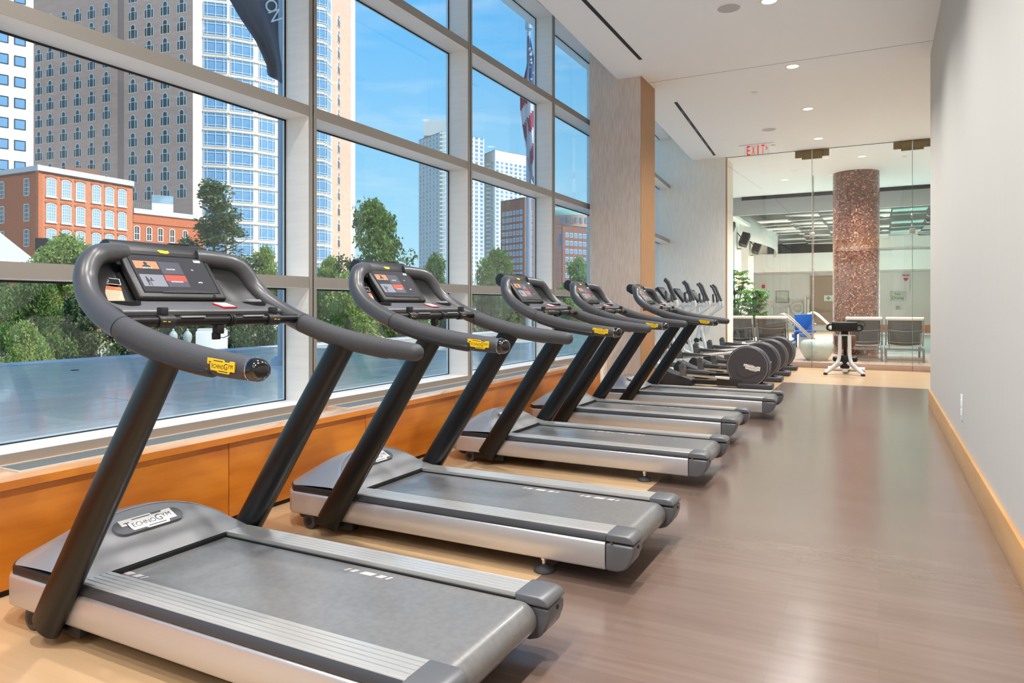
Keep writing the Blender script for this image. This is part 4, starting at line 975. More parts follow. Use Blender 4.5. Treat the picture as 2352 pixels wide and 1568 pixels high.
mat('frame_white', '#e6e8e8', .6)
mat('win_dark', '#3a3430', .08, spec=.6, var=.35, vscale=(.35, .35, .35), color2='#665a4e')
mat('win_blue', '#5c87b4', .06, spec=.8, var=.3, vscale=(.2, .2, .2), color2='#8fb6d6')
mat('win_sky', '#9fb9c9', .06, spec=.8, var=.25, vscale=(.5, .5, .5), color2='#7e95a6')
mat('tower_grey_shade', '#cfcfce', .8); mat('tower_white', '#f0efea', .8)  # grey also paints the shaded faces of the white apartment towers
mat('roof_grey', '#8d8f90', .7)
mat('pole_paint', '#aeb4c0', .35, metal=.3)

terr = bpy.data.objects.new('terrace', None); COL.objects.link(terr); struct(terr, 'terrace of long polished granite slabs outside the windows')
slab = MB().box(-.976, 0, .012, 5.988, -.09, 0).mesh('paving_slab', 'granite', bevel=.004, seg=1)
for i in range(9):
    for j in range(8): obj('paving_slab', slab, terr, (-4.42 - i * 1.0, -7 + j * 6.0, ZTR))
MB().box(-13.42, -4.1, -8, 42, ZTR - .3, ZTR - .09).build('bedding', 'gasket', terr, smooth=0)
MB().box(-4.42, -4.1, YB, 21, ZTR - .09, ZTR).build('drain_edge', 'granite', terr, smooth=0)
cop = MB().box(-.7, 0, .01, 2.99, 0, .10).mesh('coping_stone', 'coping', bevel=.01)
for j in range(17): obj('coping_stone', cop, terr, (-13.42, -8 + 3 * j, ZTR - .09))
MB().box(-14.1, -13.42, -8, 43, ZGR, ZTR - .09).build('parapet_base', 'coping', terr, smooth=0)
struct(MB().box(-900, -14.1, -400, 900, ZGR - .5, ZGR).build('ground', 'ground', smooth=0), 'street and planted ground far below the terrace')
tag(MB().cyl((0, 0, 0), (0, 0, .012), .06, 14).build('floor_drain', 'black', loc=(-11.6, 6.9, ZTR)), 'small dark drain cover in the terrace paving', 'drain')

# ---------------------------------------------------------------- towers
def plan(px, t): p = at_t(px, HY, t); return Vector((p.x, p.y))
def arch_frame(w, sw, h, sh):      # triple window: tall arched centre light, lower side lights; x across, z up, -y outwards
    fr, gl = MB(), MB(); c = w * .19; n = 8
    def arc(r, zc): return [(r * math.cos(math.pi * i / n), zc + r * math.sin(math.pi * i / n)) for i in range(n + 1)]
    zc = h - c
    fr.prism([(c + .2, 0)] + arc(c + .2, zc) + [(-c - .2, 0)], -.12, 0, 'y')
    gl.prism([(c - .02, .12)] + arc(c - .02, zc) + [(-c + .02, .12)], -.16, -.121, 'y')
    for s in (-1, 1):
        fr.box(*sorted((s * (c + .2), s * w / 2)), -.12, 0, 0, sh); gl.box(*sorted((s * (c + .22), s * (w / 2 - .18))), -.16, -.121, .12, sh - .14)
    fr.box(-c, c, -.17, -.12, sh - .06, sh + .06)
    return fr, gl
def grid_frame(w, h):
    fr, gl = MB(), MB(); a = .09
    gl.box(-w / 2, w / 2, -.05, 0, 0, h)
    for x in (-w / 2, -w * .36, 0, w * .36, w / 2): fr.box(x - a / 2, x + a / 2, -.16, -.05, 0, h)
    for z in (0, h * .16, h * .80, h): fr.box(-w / 2, w / 2, -.15, -.05, z - a / 2, z + a / 2)
    return fr, gl
def sash_frame(w, h, nx, nz, arch=.0, fw=.10, bar=.05):
    fr, gl = MB(), MB(); n = 6
    topz = [(w / 2 - w * i / n, h + arch * math.sin(math.pi * i / n)) for i in range(n + 1)]
    gl.prism([(w / 2, 0)] + topz + [(-w / 2, 0)], -.03, .0, 'y')
    for s in (-1, 1): fr.box(*sorted((s * w / 2, s * (w / 2 - fw))), -.10, -.03, 0, h)
    fr.box(-w / 2, w / 2, -.10, -.03, 0, fw); fr.prism(topz + [(p[0], p[1] - fw) for p in topz[::-1]], -.10, -.03, 'y')
    for i in range(1, nx): x = -w / 2 + w * i / nx; fr.box(x - bar / 2, x + bar / 2, -.08, -.03, 0, h)
    for i in range(1, nz): z = h * i / nz; b = bar * (1.6 if i * 2 == nz else 1); fr.box(-w / 2, w / 2, -.08, -.03, z - b / 2, z + b / 2)
    return fr, gl
def win_meshes(name, pair, fm, gm): return pair[0].mesh(name, fm, smooth=0), pair[1].mesh('pane', gm, smooth=0)
def put_window(parent, me, A, B, q, z, name='window'):
    # on the facade from plan point A to B (left to right as seen from outside), fraction q, sill height z
    d = (B - A).normalized(); p = A + (B - A) * q
    o = obj(name, me[0], parent, (p.x, p.y, z), math.atan2(d.y, d.x)); obj('pane', me[1], o); return o
def wall_slab(mb, A, B, z0, z1, th=.6, mi=0):
    d = (B - A).normalized(); n = Vector((-d.y, d.x)) * th
    return mb.prism([tuple(A), tuple(B), tuple(B + n), tuple(A + n)], z0, z1, 'z', mi)
def frac(A, B, px):                # where the pixel column meets the facade line
    d = ray(px, HY); dv = Vector((d.x, d.y)); e = B - A
    den = e.x * dv.y - e.y * dv.x; return (dv.x * A.y - dv.y * A.x) / den
AW = win_meshes('window', arch_frame(2.55, 0, 3.0, 1.95), 'frame_white', 'win_dark')
BW = win_meshes('window', grid_frame(4.6, 3.05), 'frame_white', 'win_blue')
BW2 = win_meshes('window', grid_frame(3.7, 3.05), 'frame_white', 'win_blue')

tw = thing('office_tower', 'tall pinkish stone tower with rows of arched windows and a pale rounded bay', 'building', at_t(420, HY, 155) * 1.0)
tw.location.z = ZGR
off = Vector(tw.location)
class TW: pass
def tower_local(parent):           # builder working in world coordinates for a parent standing at off
    inv = Matrix.Translation(-Vector(parent.location)); return inv
ZTOP = 98
F = {k: plan(*v) for k, v in dict(a=(77, 168), b=(270, 158.5), c=(285, 153.5), d=(443, 147.6), e=(466, 149.0), f=(525, 150.4), g=(587, 153.2), h=(638, 157), i=(655, 158.5), j=(745, 163), k=(762, 168), l=(806, 190), m=(816, 203)).items()}
def tface(name, a, b, m, z1=ZTOP):
    mb = MB(); wall_slab(mb, F[a], F[b], ZGR, z1); mb.v = [tuple(Vector(v) - off) for v in mb.v]
    return mb.build(name, m, tw, smooth=0)
tface('facade_panel', 'a', 'b', 'conc_pink'); tface('facade_panel', 'b', 'c', 'conc_recess_shade'); tface('facade_panel', 'c', 'd', 'conc_pink')
tface('corner_pier', 'd', 'e', 'conc_pale')
for a, b in ('ef', 'fg', 'gh', 'hi', 'ij', 'jk'): tface('bay_facet', a, b, 'conc_pale')
tface('facade_panel', 'k', 'l', 'conc_pink'); tface('corner_pier', 'l', 'm', 'conc_pale')
mb = MB().prism([tuple(F[k]) for k in 'abcdefghijklm'] + [tuple(F['m'] * 1.12), tuple(F['a'] * 1.2)], ZTOP - 1, ZTOP); mb.v = [tuple(Vector(v) - off) for v in mb.v]
mb.build('roof', 'roof_grey', tw, smooth=0)
def tput(me, a, b, px, z):
    q = frac(F[a], F[b], px); d = (F[b] - F[a]).normalized(); p = F[a] + (F[b] - F[a]) * q
    o = obj('window', me[0], tw, (p.x - off.x, p.y - off.y, z - off.z), math.atan2(d.y, d.x)); obj('pane', me[1], o)
for r in range(13):
    z = 27.75 + 3.9 * (r - 2)
    if r >= 1:
        for px in (90, 116, 147, 179, 211, 245): tput(AW, 'a', 'b', px, z)
        for px in (306, 343, 380, 418): tput(AW, 'c', 'd', px, z)
for r in range(18):
    z = 27.4 + 3.9 * (r - 6)
    if z > 80: break
    tput(BW, 'e', 'f', 495, z); tput(BW, 'f', 'g', 556, z); tput(BW2, 'g', 'h', 613, z)
    tput(BW2, 'i', 'j', 733, z); tput(BW2, 'j', 'k', 753, z)
    tput(AW, 'k', 'l', 777, z)
# window slabs' ledges on the bay
for r in range(16):
    z = 27.4 + 3.9 * (r - 6) - .45
    mb = MB(); 
    for a, b in ('ef', 'fg', 'gh', 'hi', 'ij', 'jk'):
        d = (F[b] - F[a]).normalized(); n = Vector((d.y, -d.x)) * .25; mb.prism([tuple(F[a]), tuple(F[a] + n), tuple(F[b] + n), tuple(F[b])], z - .3, z + .05)
    mb.v = [tuple(Vector(v) - off) for v in mb.v]; mb.build('floor_band', 'conc_pale', tw, smooth=0)

def simple_building(name, label, corners, z1, wall_mats, z0=ZGR, roof='roof_grey', depth=20, cat='building', part='facade'):
    P_ = [plan(*c) for c in corners]
    t = thing(name, label, cat, (P_[0].x, P_[0].y, z0)); o_ = Vector((P_[0].x, P_[0].y, z0))
    for k, (a, b) in enumerate(zip(P_[:-1], P_[1:])):
        mb = MB(); wall_slab(mb, a, b, z0, z1); mb.v = [tuple(Vector(v) - o_) for v in mb.v]; mb.build(part, wall_mats[k % len(wall_mats)], t, smooth=0)
    c = P_[len(P_) // 2].normalized() * depth
    mb = MB().prism([tuple(p) for p in P_] + [tuple(P_[-1] + c), tuple(P_[0] + c)], z1 - .6, z1); mb.v = [tuple(Vector(v) - o_) for v in mb.v]; mb.build('roof', roof, t, smooth=0)
    def put(me, i, px, z, nm='window'):
        a, b = P_[i], P_[i + 1]; q = frac(a, b, px); d = (b - a).normalized(); p = a + (b - a) * q
        o = obj(nm, me[0], t, (p.x - o_.x, p.y - o_.y, z - o_.z), math.atan2(d.y, d.x)); obj('pane', me[1], o)
    return t, P_, o_, put
# white office block
t, P_, o_, put = simple_building('white_office_block', 'white stone office block with small square windows behind the brick building', [(-60, 128), (77, 134)], 70, ['conc_white'])
SQ = win_meshes('window', sash_frame(1.8, 1.9, 1, 1, 0, .12), 'gasket', 'win_blue')
for r in range(11):
    for px in (6, 46): put(SQ, 0, px, 22.5 + 3.95 * r + .0)
# old brick building
t, P_, o_, put = simple_building('brick_building', 'four-storey orange brick building with tall arched multi-pane windows', [(-60, 108.5), (88, 101.5), (305, 115)], 20.9, ['brick_red', 'brick_orange_lit'])
mb = MB(); wall_slab(mb, P_[1] + (P_[1] - P_[2]).normalized() * .3, P_[2], 20.7, 21.5, -.35); mb.v = [tuple(Vector(v) - o_) for v in mb.v]; mb.build('cornice', 'coping', t, smooth=0)
mb = MB(); wall_slab(mb, P_[0], P_[1], 20.7, 21.4, -.3); mb.v = [tuple(Vector(v) - o_) for v in mb.v]; mb.build('cornice', 'coping', t, smooth=0)
BR = win_meshes('window', sash_frame(1.42, 2.55, 4, 6, .18, .10, .045), 'frame_white', 'win_sky')
BR2 = win_meshes('window', sash_frame(1.3, 2.5, 3, 4, .05), 'frame_white', 'win_dark')
HOOD = MB().prism([(.85 - 1.7 * i / 8, .22 * math.sin(math.pi * i / 8) + .02) for i in range(9)] + [(-.85 + 1.7 * i / 8, .22 * math.sin(math.pi * i / 8) + .32) for i in range(9)], -.12, 0, 'y').mesh('brick_arch', 'brick_red', smooth=0)
SILL = MB().box(-.85, .85, -.2, 0, -.22, 0).mesh('sill', 'coping', smooth=0)
for r in range(4):
    z = 17.24 - 3.7 * r
    for px in (117, 152, 184, 221, 251, 280):
        put(BR, 1, px, z); a, b = P_[1], P_[2]; q = frac(a, b, px); d = (b - a).normalized(); p = a + (b - a) * q
        for nm, me, dz in (('brick_arch', HOOD, 2.6), ('sill', SILL, 0)): obj(nm, me, t, (p.x - o_.x, p.y - o_.y, z + dz - o_.z), math.atan2(d.y, d.x))
    for px in (5, 62): put(BR2, 0, px, z)
mb = MB(); wall_slab(mb, plan(150, 118), plan(228, 121), 20, 24.6, 8); mb.v = [tuple(Vector(v) - o_) for v in mb.v]; mb.build('roof_penthouse', 'brick_brown', t, smooth=0)
mb = MB(); wall_slab(mb, plan(50, 110), plan(88, 112), 20, 22.8, 6); mb.v = [tuple(Vector(v) - o_) for v in mb.v]; mb.build('roof_gable', 'roof_grey', t, smooth=0)
# number sign on the brick wall
p = at_t(97, 575, 100.5); s = thing('number_sign', 'dark upright sign with a large white number one by the brick corner', 'sign', (p.x, p.y, ZGR))
MB().box(-.9, .9, -.15, .15, 0, 14.9).build('panel', 'gasket', s, smooth=0, rz=YAW)
v, f = text_geo('1', 4.2); MB().add([(x, -.17, y + 11.6) for x, y, z in v], f).build('digit', 'white_print', s, smooth=0, fix=False, rz=YAW)
# lower extension
t, P_, o_, put = simple_building('brick_extension', 'lower orange-red brick wing with arched sash windows and a roof terrace', [(305, 115.2), (470, 126)], 16.6, ['brick_red'])
mb = MB(); wall_slab(mb, P_[0], P_[1], 16.4, 17.2, -.4); mb.v = [tuple(Vector(v) - o_) for v in mb.v]; mb.build('cornice', 'coping', t, smooth=0)
mb = MB(); wall_slab(mb, P_[0], P_[1], 14.9, 16.4, -.15); mb.v = [tuple(Vector(v) - o_) for v in mb.v]; mb.build('frieze', 'brick_red', t, smooth=0)
EX = win_meshes('window', sash_frame(1.0, 2.2, 2, 2, .22, .12), 'frame_white', 'win_dark')
for px in (314, 342, 368, 395, 425):
    put(EX, 0, px, 12.0); put(EX, 0, px, 8.0)
for a, b, z0, z1, m, nm in ((349, 398, 17.2, 18.6, 'conc_white', 'roof_box'), (349, 398, 18.6, 20.0, 'win_sky', 'glass_screen')):
    mb = MB(); wall_slab(mb, plan(a, 119), plan(b, 121), z0, z1, 4 if nm == 'roof_box' else .1); mb.v = [tuple(Vector(v) - o_) for v in mb.v]; mb.build(nm, m, t, smooth=0)
mb = MB()
for k in range(9):
    a = plan(307 + k * 5, 118); mb.cyl((a.x - o_.x, a.y - o_.y, 17 - o_.z), (a.x - o_.x, a.y - o_.y, 18.5 - o_.z), .04, 6)
a = plan(305, 118); b = plan(348, 119.5); mb.cyl((a.x - o_.x, a.y - o_.y, 18.5 - o_.z), (b.x - o_.x, b.y - o_.y, 18.5 - o_.z), .05, 6)
mb.build('terrace_railing', 'roof_grey', t)
mat('pavilion_roof', '#bcc8c4', .5)
# white pavilion with hipped roof
c = at_t(-30, 600, 62); t = thing('pavilion', 'white pavilion with a pale hipped metal roof', 'pavilion', (c.x, c.y, ZGR), YAW)
MB().add([(-2.7, -2.7, 9.2), (2.7, -2.7, 9.2), (2.7, 2.7, 9.2), (-2.7, 2.7, 9.2), (0, 0, 12.6)], [(0, 1, 4), (1, 2, 4), (2, 3, 4), (3, 0, 4), (3, 2, 1, 0)]).build('roof', 'pavilion_roof', t, smooth=0)
MB().box(-2.8, 2.8, -2.8, 2.8, 8.6, 9.2).build('fascia', 'frame_white', t, smooth=0); MB().box(-2.4, 2.4, -2.4, 2.4, 7.9, 8.6).build('beam', 'frame_white', t, smooth=0)
for sx in (-1, 1):
    for sy in (-1, 1): MB().box(sx * 2.2 - .2, sx * 2.2 + .2, sy * 2.2 - .2, sy * 2.2 + .2, 0, 7.9).build('post', 'frame_white', t, smooth=0)

# ---------------------------------------------------------------- far towers
def far_tower(name, label, corners, z1, mats_, cols, rows, fh, ww, wh, wm, z_first, balc=None):
    t, P_, o_, put = simple_building(name, label, corners, z1, mats_, depth=30)
    for i, n in enumerate(cols):
        a, b = P_[i], P_[i + 1]; d = (b - a); L_ = d.length; d = d / L_; nrm = Vector((d.y, -d.x))
        if not n: continue
        me = MB().box(-ww[i] / 2, ww[i] / 2, -.12, 0, 0, wh).mesh('window', wm[i], smooth=0)
        mb = MB(); cnt = 0
        for r in range(rows):
            for k in range(n):
                p = a + d * (L_ * (k + .5) / n); z = z_first + r * fh
                mb.box(-ww[i] / 2, ww[i] / 2, -.12, 0, 0, wh, 0, Matrix.Translation((p.x - o_.x, p.y - o_.y, z - o_.z)) @ Matrix.Rotation(math.atan2(d.y, d.x), 4, 'Z'))
        tag(mb.build('windows', wm[i], t, smooth=0), kind='stuff')
        mb = MB()
        for r in range(rows):
            z = z_first + r * fh - (fh - wh) * .5
            mb.box(0, L_, -.2, 0, -.15, .15, 0, Matrix.Translation((a.x - o_.x, a.y - o_.y, z - o_.z)) @ Matrix.Rotation(math.atan2(d.y, d.x), 4, 'Z'))
        tag(mb.build('floor_lines', mats_[i % len(mats_)], t, smooth=0), kind='stuff')
    if balc:
        mb = MB(); p = plan(*balc)
        for r in range(rows): mb.box(-2.2, 2.2, -2.2, 2.2, 0, 1.0, 0, Matrix.Translation((p.x - o_.x, p.y - o_.y, z_first + r * fh - o_.z)) @ Matrix.Rotation(.5, 4, 'Z'))
        tag(mb.build('balconies', 'tower_white', t, smooth=0), kind='stuff')
    return t, P_, o_, put
t, P_, o_, put = far_tower('apartment_tower', 'taller white apartment tower, one side shaded grey, with stacked corner balconies', [(962, 505), (1016, 480), (1112, 500)], 120, ['tower_grey_shade', 'tower_white'], [7, 8], 40, 2.9, [1.7, 2.4], 1.7, ['win_sky', 'win_blue'], 5, (1018, 481))
c = plan(1003, 500); MB().box(-9, 10, -7, 7, 0, 11, 0, Matrix.Rotation(.6, 4, 'Z')).build('roof_plant', 'tower_grey_shade', t, (c.x - o_.x, c.y - o_.y, 120 - o_.z), smooth=0)
t, P_, o_, put = far_tower('apartment_tower', 'shorter white apartment tower right behind the flagpole', [(1112, 515), (1137, 500), (1210, 520)], 112, ['tower_grey_shade', 'tower_white'], [2, 7], 34, 2.95, [2.2, 2.3], 1.6, ['win_sky', 'win_blue'], 5, (1124, 508))
# brown hotel
t, P_, o_, put = simple_building('brown_hotel', 'dark reddish-brown block with pale square windows between tower and flagpole', [(1150, 390), (1205, 375), (1245, 392)], 59, ['brick_brown'])
HW = (MB().box(-1.0, 1.0, -.15, 0, 0, 2.2).mesh('window', 'frame_white', smooth=0), MB().box(-.8, .8, -.22, -.15, .2, 2.0).mesh('pane', 'win_blue', smooth=0))
for r in range(13):
    for px in (1157, 1165, 1173, 1181, 1189, 1197): put(HW, 0, px, 6 + 3.7 * r)
    for px in (1211, 1219, 1227, 1235): put(HW, 1, px, 6 + 3.7 * r)
# domed building and its neighbours
t, P_, o_, put = simple_building('red_block', 'reddish block with rows of pale windows beside the green domed drum', [(1292, 338), (1372, 352)], 40, ['brick_brown'])
for r in range(9):
    for px in (1302, 1312, 1322, 1332, 1342, 1352): put(HW, 0, px, 3 + 3.9 * r)
c = plan(1314, 400); t = thing('domed_drum', 'tan round drum with a pale green copper dome', 'building', (c.x, c.y, ZGR))
MB().lathe([(15.3, 0), (15.3, 48), (16.1, 48.2), (16.1, 49.7), (14.7, 49.8), (14.7, 55), (.1, 55)], n=40).build('drum', 'conc_pink', t)
MB().lathe([(14.6, 54.9), (13.8, 56.4), (10, 58.8), (4.5, 60.2), (.1, 60.6)], n=40).build('dome', 'copper_green', t)
for k in range(12):
    a = R(-118 + YAW * 57.3 + k * 11); MB().box(-.7, .7, -.3, .3, 0, 3).build('window', 'win_sky', t, (14.8 * math.cos(a), 14.8 * math.sin(a), 50.6), a + math.pi / 2, smooth=0)
    MB().box(-1.0, 1.0, -.3, .3, 0, 6.5).build('window', 'win_blue', t, (15.3 * math.cos(a), 15.3 * math.sin(a), 38), a + math.pi / 2, smooth=0)
t, P_, o_, put = simple_building('glass_office', 'white glazed office block behind the domed drum', [(1262, 430), (1302, 430)], 62, ['tower_white'])
GO = (MB().box(-3, 3, -.1, 0, 0, 2).mesh('window', 'win_sky', smooth=0), MB().box(-.1, .1, -.2, -.1, 0, 2).mesh('pane', 'frame_white', smooth=0))
for r in range(14):
    for px in (1270, 1295): put(GO, 0, px, 8 + 3.8 * r)

# ---------------------------------------------------------------- flagpoles and flags
p1 = at_z(645, 838, ZTR)
t = thing('flagpole', 'pale grey flagpole on the terrace flying the dark lettered flag', 'flagpole', (p1.x, p1.y, ZTR))
MB().cyl((0, 0, .12), (0, 0, 9.5), .056, 16, r1=.045).build('pole', 'pole_paint', t); MB().lathe([(.17, 0), (.17, .10), (.10, .16), (.06, .17)], n=20).build('base_collar', 'pole_paint', t)
mat('flag_navy', '#5a6070', .8, transl=.25)
# drooping flag: pinned at the pole, swinging out towards the left
fl = thing('dark_flag', 'dark slate flag with pale capital letters drooping from the flagpole', 'flag', (p1.x, p1.y, 0))
Rv = RGT; tt = (p1 - CAM).dot(FWD)
def fp(px, py, dd=0): return at_t(px, py, tt + dd) - Vector(fl.location)
rows_ = [((645, -60), (505, -60)), ((648, -20), (520, -15)), ((650, 40), (548, 35)), ((651, 95), (588, 95)), ((652, 150), (612, 150)), ((650, 192), (614, 172))]
def flag_pt(u, v):
    s = u * (len(rows_) - 1); i = min(int(s), len(rows_) - 2); q = s - i
    a = Vector(rows_[i][0]).lerp(Vector(rows_[i + 1][0]), q); b = Vector(rows_[i][1]).lerp(Vector(rows_[i + 1][1]), q)
    c = a.lerp(b, v); return fp(c.x, c.y, .14 * math.sin(v * 9 + u * 3) + .1 * v)
MB().grid(flag_pt, 30, 20).build('cloth', 'flag_navy', fl, smooth=60)
bpy.data.objects[fl.children[0].name].modifiers.new('thick', 'SOLIDIFY').thickness = .006
mb = MB()
for ch, px, py, rot in (('O', 622, 14, -72), ('N', 631, 36, -72), ('I', 655, 8, -72)):
    c = fp(px, py, -.22); v, f = text_geo(ch, .30)
    ux = RGT * math.cos(R(rot)) + Vector((0, 0, 1)) * math.sin(R(rot)); uy = Vector((0, 0, 1)) * math.cos(R(rot)) - RGT * math.sin(R(rot))
    if px < 650: mb.add([tuple(c + ux * a + uy * b) for a, b, z in v], f)
mb.build('lettering', 'white_print', fl, smooth=0, fix=False)
p2 = at_t(1214, 759, 29); p2.z = ZTR
t = thing('flagpole', 'pale grey flagpole flying the stars and stripes', 'flagpole', (p2.x, p2.y, ZTR))
MB().cyl((0, 0, .15), (0, 0, 12.3), .125, 16, r1=.085).build('pole', 'pole_paint', t); MB().lathe([(.3, 0), (.3, .12), (.16, .2), (.1, .22)], n=20).build('base_collar', 'pole_paint', t)
MB().lathe([(.05, 12.3), (.05, 12.4), (.15, 12.42), (.13, 12.76), (.001, 12.78)], n=16).build('finial', 'pole_paint', t)
mat('flag_red', '#b83a52', .8, transl=.3); mat('flag_white', '#e8e4e8', .8, transl=.3); mat('flag_blue', '#3c4f8c', .8, transl=.25)
fl2 = thing('striped_flag', 'limp stars and stripes flag hanging down along its flagpole', 'flag', (p2.x, p2.y, 0)); tt2 = (p2 - CAM).dot(FWD) - .15
def fq(px, py, dd=0): return at_t(px, py, tt2 + dd) - Vector(fl2.location)
def us(u, v):          # u down the hanging cloth, v across its folds
    y = 82 + u * 338
    l = 1213 - 1 - 17 * max(0, min(1, (u - .2) / .22)) + (24 * max(0, (u - .55) / .45)) ; r = 1217 + 24 * min(1, u * 2.6) - 10 * max(0, (u - .8) / .2)
    return fq(l + (r - l) * v, y + 26 * (v - .5) * min(1, u * 2), .22 * math.sin(v * 9))
mb = MB(); nu, nv = 44, 14
mb.v = [tuple(us(i / nu, j / nv)) for i in range(nu + 1) for j in range(nv + 1)]
for i in range(nu):
    for j in range(nv):
        u, v = i / nu, j / nv
        if u < .36 - .1 * (1 - v): m = 2
        else: m = 0 if (int((u * 9.5 + v * 2.2)) % 2 == 0) else 1
        mb.f.append((i * (nv + 1) + j, (i + 1) * (nv + 1) + j, (i + 1) * (nv + 1) + j + 1, i * (nv + 1) + j + 1)); mb.m.append(m)
c = mb.build('cloth', ['flag_red', 'flag_white', 'flag_blue'], fl2, smooth=60, fix=False); c.modifiers.new('thick', 'SOLIDIFY').thickness = .01
mb = MB()
for i in range(26):
    u = .06 + .28 * random.Random(i).random(); v = .15 + .75 * random.Random(i + 50).random(); q = Vector(us(u, v)) - FWD * .06
    st = [(math.cos(R(90 + 36 * k)) * (.07 if k % 2 == 0 else .03), math.sin(R(90 + 36 * k)) * (.07 if k % 2 == 0 else .03)) for k in range(10)]
    mb.add([tuple(q + RGT * a + Vector((0, 0, b))) for a, b in st], [tuple(range(10))])
tag(mb.build('stars', 'flag_white', fl2, smooth=0, fix=False), kind='stuff')

# globe street lamps and a white kiosk below the terrace
mat('globe_glass', '#c3cbc8', .25, transl=.3)
for k, px in enumerate((398, 431)):
    c = at_t(px, 772, 24.0); t = thing('street_lamp', ('acorn globe street lamp, the one farther from the white kiosk', 'acorn globe street lamp standing next to the white kiosk')[k], 'street lamp', (c.x, c.y, ZGR), 0, 'globe street lamps')
    h = c.z - ZGR
    MB().cyl((0, 0, 0), (0, 0, h - .25), .07, 10, r1=.05).build('post', 'gasket', t)
    MB().lathe([(.07, -.24), (.10, -.22), (.145, -.05), (.135, .07), (.08, .15), (.04, .18), (.045, .21), (.015, .25), (.001, .28)], (0, 0, h), 16).build('globe', 'globe_glass', t)
c = at_t(487, 800, 21); t = thing('kiosk', 'small white box kiosk with louvred lid behind the terrace edge', 'kiosk', (c.x, c.y, ZGR), YAW + .35)
MB().box(-.42, .42, -.42, .42, 0, 4.5).build('body', 'conc_white', t, bevel=.02)
for k in range(4): MB().box(-.38, .38, -.38 + k * .2, -.24 + k * .2, 4.5, 4.57).build('louvre', 'tower_grey_shade', t, smooth=0)

# ---------------------------------------------------------------- trees
mat('leaf_a', '#7c934c', .6, var=.35, vscale=(.8, .8, .8), color2='#4c6632', transl=.35)
mat('leaf_b', '#66794c', .6, var=.35, vscale=(.8, .8, .8), color2='#384c32', transl=.3)
mat('leaf_c', '#a3b062', .6, var=.3, vscale=(.8, .8, .8), color2='#6f8840', transl=.4)
def crown(seed, n, lumps, size):
    rnd = random.Random(seed); v = []; f = []
    cl = []
    for k in range(lumps[0]):
        z = rnd.random(); w = lumps[1](z); a = rnd.random() * 6.2832; r = w * math.sqrt(rnd.random()) * .85
        cl.append((r * math.cos(a), r * math.sin(a), z, lumps[2] * (.6 + .7 * rnd.random())))
    for i in range(n):
        cx_, cy_, cz_, cr_ = cl[rnd.randrange(len(cl))]
        d = Vector((rnd.gauss(0, 1), rnd.gauss(0, 1), rnd.gauss(0, .8))).normalized() * cr_ * (.55 + .5 * rnd.random())
        p = Vector((cx_, cy_, cz_)) + Vector((d.x, d.y, d.z * .7 * lumps[3]))
        a = Vector((rnd.gauss(0, 1), rnd.gauss(0, 1), rnd.gauss(0, .6) - .3)).normalized(); b = a.cross(Vector((rnd.gauss(0, 1), rnd.gauss(0, 1), rnd.gauss(0, 1)))).normalized()
        s = size * (.6 + .8 * rnd.random())
        a = Vector((a.x, a.y, a.z * lumps[3])) * s; b = Vector((b.x, b.y, b.z * lumps[3])) * s * .45
        k = len(v); v += [p - a, p + b - a * .1, p + a, p - b - a * .1]; f.append((k, k + 1, k + 2, k + 3))
    me = bpy.data.meshes.new('foliage'); me.from_pydata([tuple(x) for x in v], [], f); me.update(); return me
# unit crowns: radius about 1, height 0..1
ROUND = [crown(k, 17000, (110, lambda z: (1 - z ** 2.2) ** .6, .20, .5), .032) for k in (1, 2)]
TALL = [crown(5, 13000, (120, lambda z: .95 * (1 - z) ** .8 + .03, .13, .4), .026)]
_tm = {}
def tree(name, label, px, ytop, t_, wpx, zb, me, m, group, trunk=True):
    top = at_t(px, ytop, t_); r = wpx / 2 / FPX * t_
    o = thing(name, label, 'tree', (top.x, top.y, ZGR), random.Random(px).random() * 6, group)
    if (me.name, m) not in _tm: q_ = me.copy(); q_.materials.append(MATS[m]); _tm[(me.name, m)] = q_
    me2 = _tm[(me.name, m)]
    c = obj('foliage', me2, o, (0, 0, zb - ZGR)); c.scale = (r, r, top.z - zb); tag(c, kind='stuff')
    h = top.z - ZGR; rn = random.Random(px + 7); mb = MB()
    mb.tube([(0, 0, 0), (.05, .02, h * .4), (0, .05, h * .9)], [.16, .11, .02], 8)
    for k in range(9):
        a = rn.random() * 6.28; z0 = (zb - ZGR) + (top.z - zb) * (.05 + .6 * rn.random()); q = r * (.35 + .25 * rn.random()) * (1 - .6 * (z0 - (zb - ZGR)) / (top.z - zb))
        mb.tube([(0, 0, z0), (q * .5 * math.cos(a), q * .5 * math.sin(a), z0 + q * .25), (q * math.cos(a), q * math.sin(a), z0 + q * .55)], [.05, .03, .008], 5)
    mb.build('trunk', 'bark', o)
G1 = 'trees beyond the terrace'
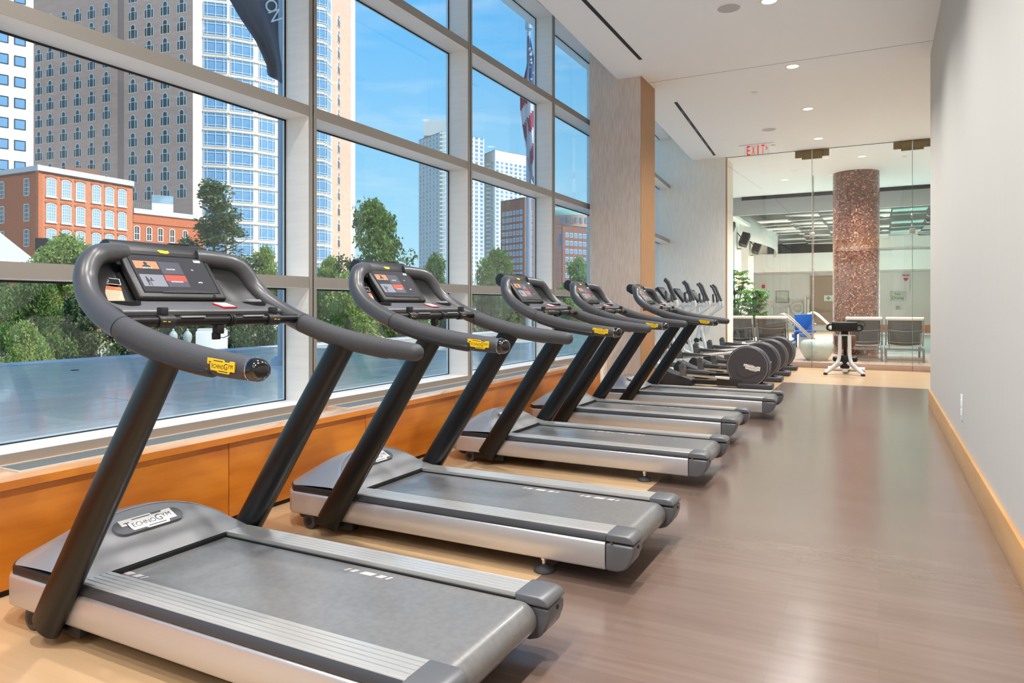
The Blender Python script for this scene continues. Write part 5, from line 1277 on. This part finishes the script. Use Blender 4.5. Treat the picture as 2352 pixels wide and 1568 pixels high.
tree('oak_tree', 'tall dark oak rising in front of the orange brick wing', 490, 425, 34, 430, -2.0, TALL[0], 'leaf_b', G1)
tree('maple_tree', 'pale green tree in front of the arched brick windows', 150, 552, 30, 260, -2.5, ROUND[0], 'leaf_c', G1)
tree('maple_tree', 'bright tree standing against blue sky left of the apartment towers', 858, 475, 30, 260, -3.0, ROUND[1], 'leaf_a', G1)
tree('maple_tree', 'light green tree at the foot of the rounded tower bay', 610, 578, 36, 150, -3.0, ROUND[0], 'leaf_c', G1)
tree('maple_tree', 'low green tree between the tower corner and the sky', 760, 600, 34, 150, -3.0, ROUND[1], 'leaf_c', G1)
tree('maple_tree', 'green tree at the foot of the tall apartment tower', 1000, 592, 44, 120, -3.0, ROUND[0], 'leaf_a', G1)
tree('maple_tree', 'wide green tree at the foot of the brown hotel', 1140, 582, 40, 190, -3.0, ROUND[1], 'leaf_a', G1)
tree('maple_tree', 'yellow-green tree below the domed drum', 1330, 600, 46, 140, -3.0, ROUND[0], 'leaf_c', G1)
tree('maple_tree', 'small green tree between the striped flag and the domed drum', 1245, 640, 48, 90, -3.0, ROUND[1], 'leaf_a', G1)
rn = random.Random(3)
for k, (px, yt, t_, w, m) in enumerate(((-60, 600, 27, 260, 'leaf_b'), (70, 640, 24, 230, 'leaf_a'), (215, 632, 26, 250, 'leaf_b'), (330, 625, 28, 240, 'leaf_b'), (430, 640, 26, 200, 'leaf_b'), (570, 640, 25, 210, 'leaf_b'), (690, 645, 30, 200, 'leaf_c'), (800, 640, 24, 240, 'leaf_c'), (920, 650, 26, 210, 'leaf_a'), (1040, 655, 34, 200, 'leaf_b'), (1130, 655, 36, 150, 'leaf_b'), (1210, 665, 40, 150, 'leaf_a'), (1300, 660, 42, 150, 'leaf_c'), (1420, 650, 46, 220, 'leaf_a'))):
    tree('leafy_tree', 'dense leafy tree in the belt just past the terrace edge', px, yt, t_, w, -4.0, ROUND[k % 2], m, 'belt of leafy trees past the terrace')
tree('sapling', 'small bright sapling close behind the terrace coping', 60, 752, 18.0, 170, -3.4, ROUND[0], 'leaf_c', G1)
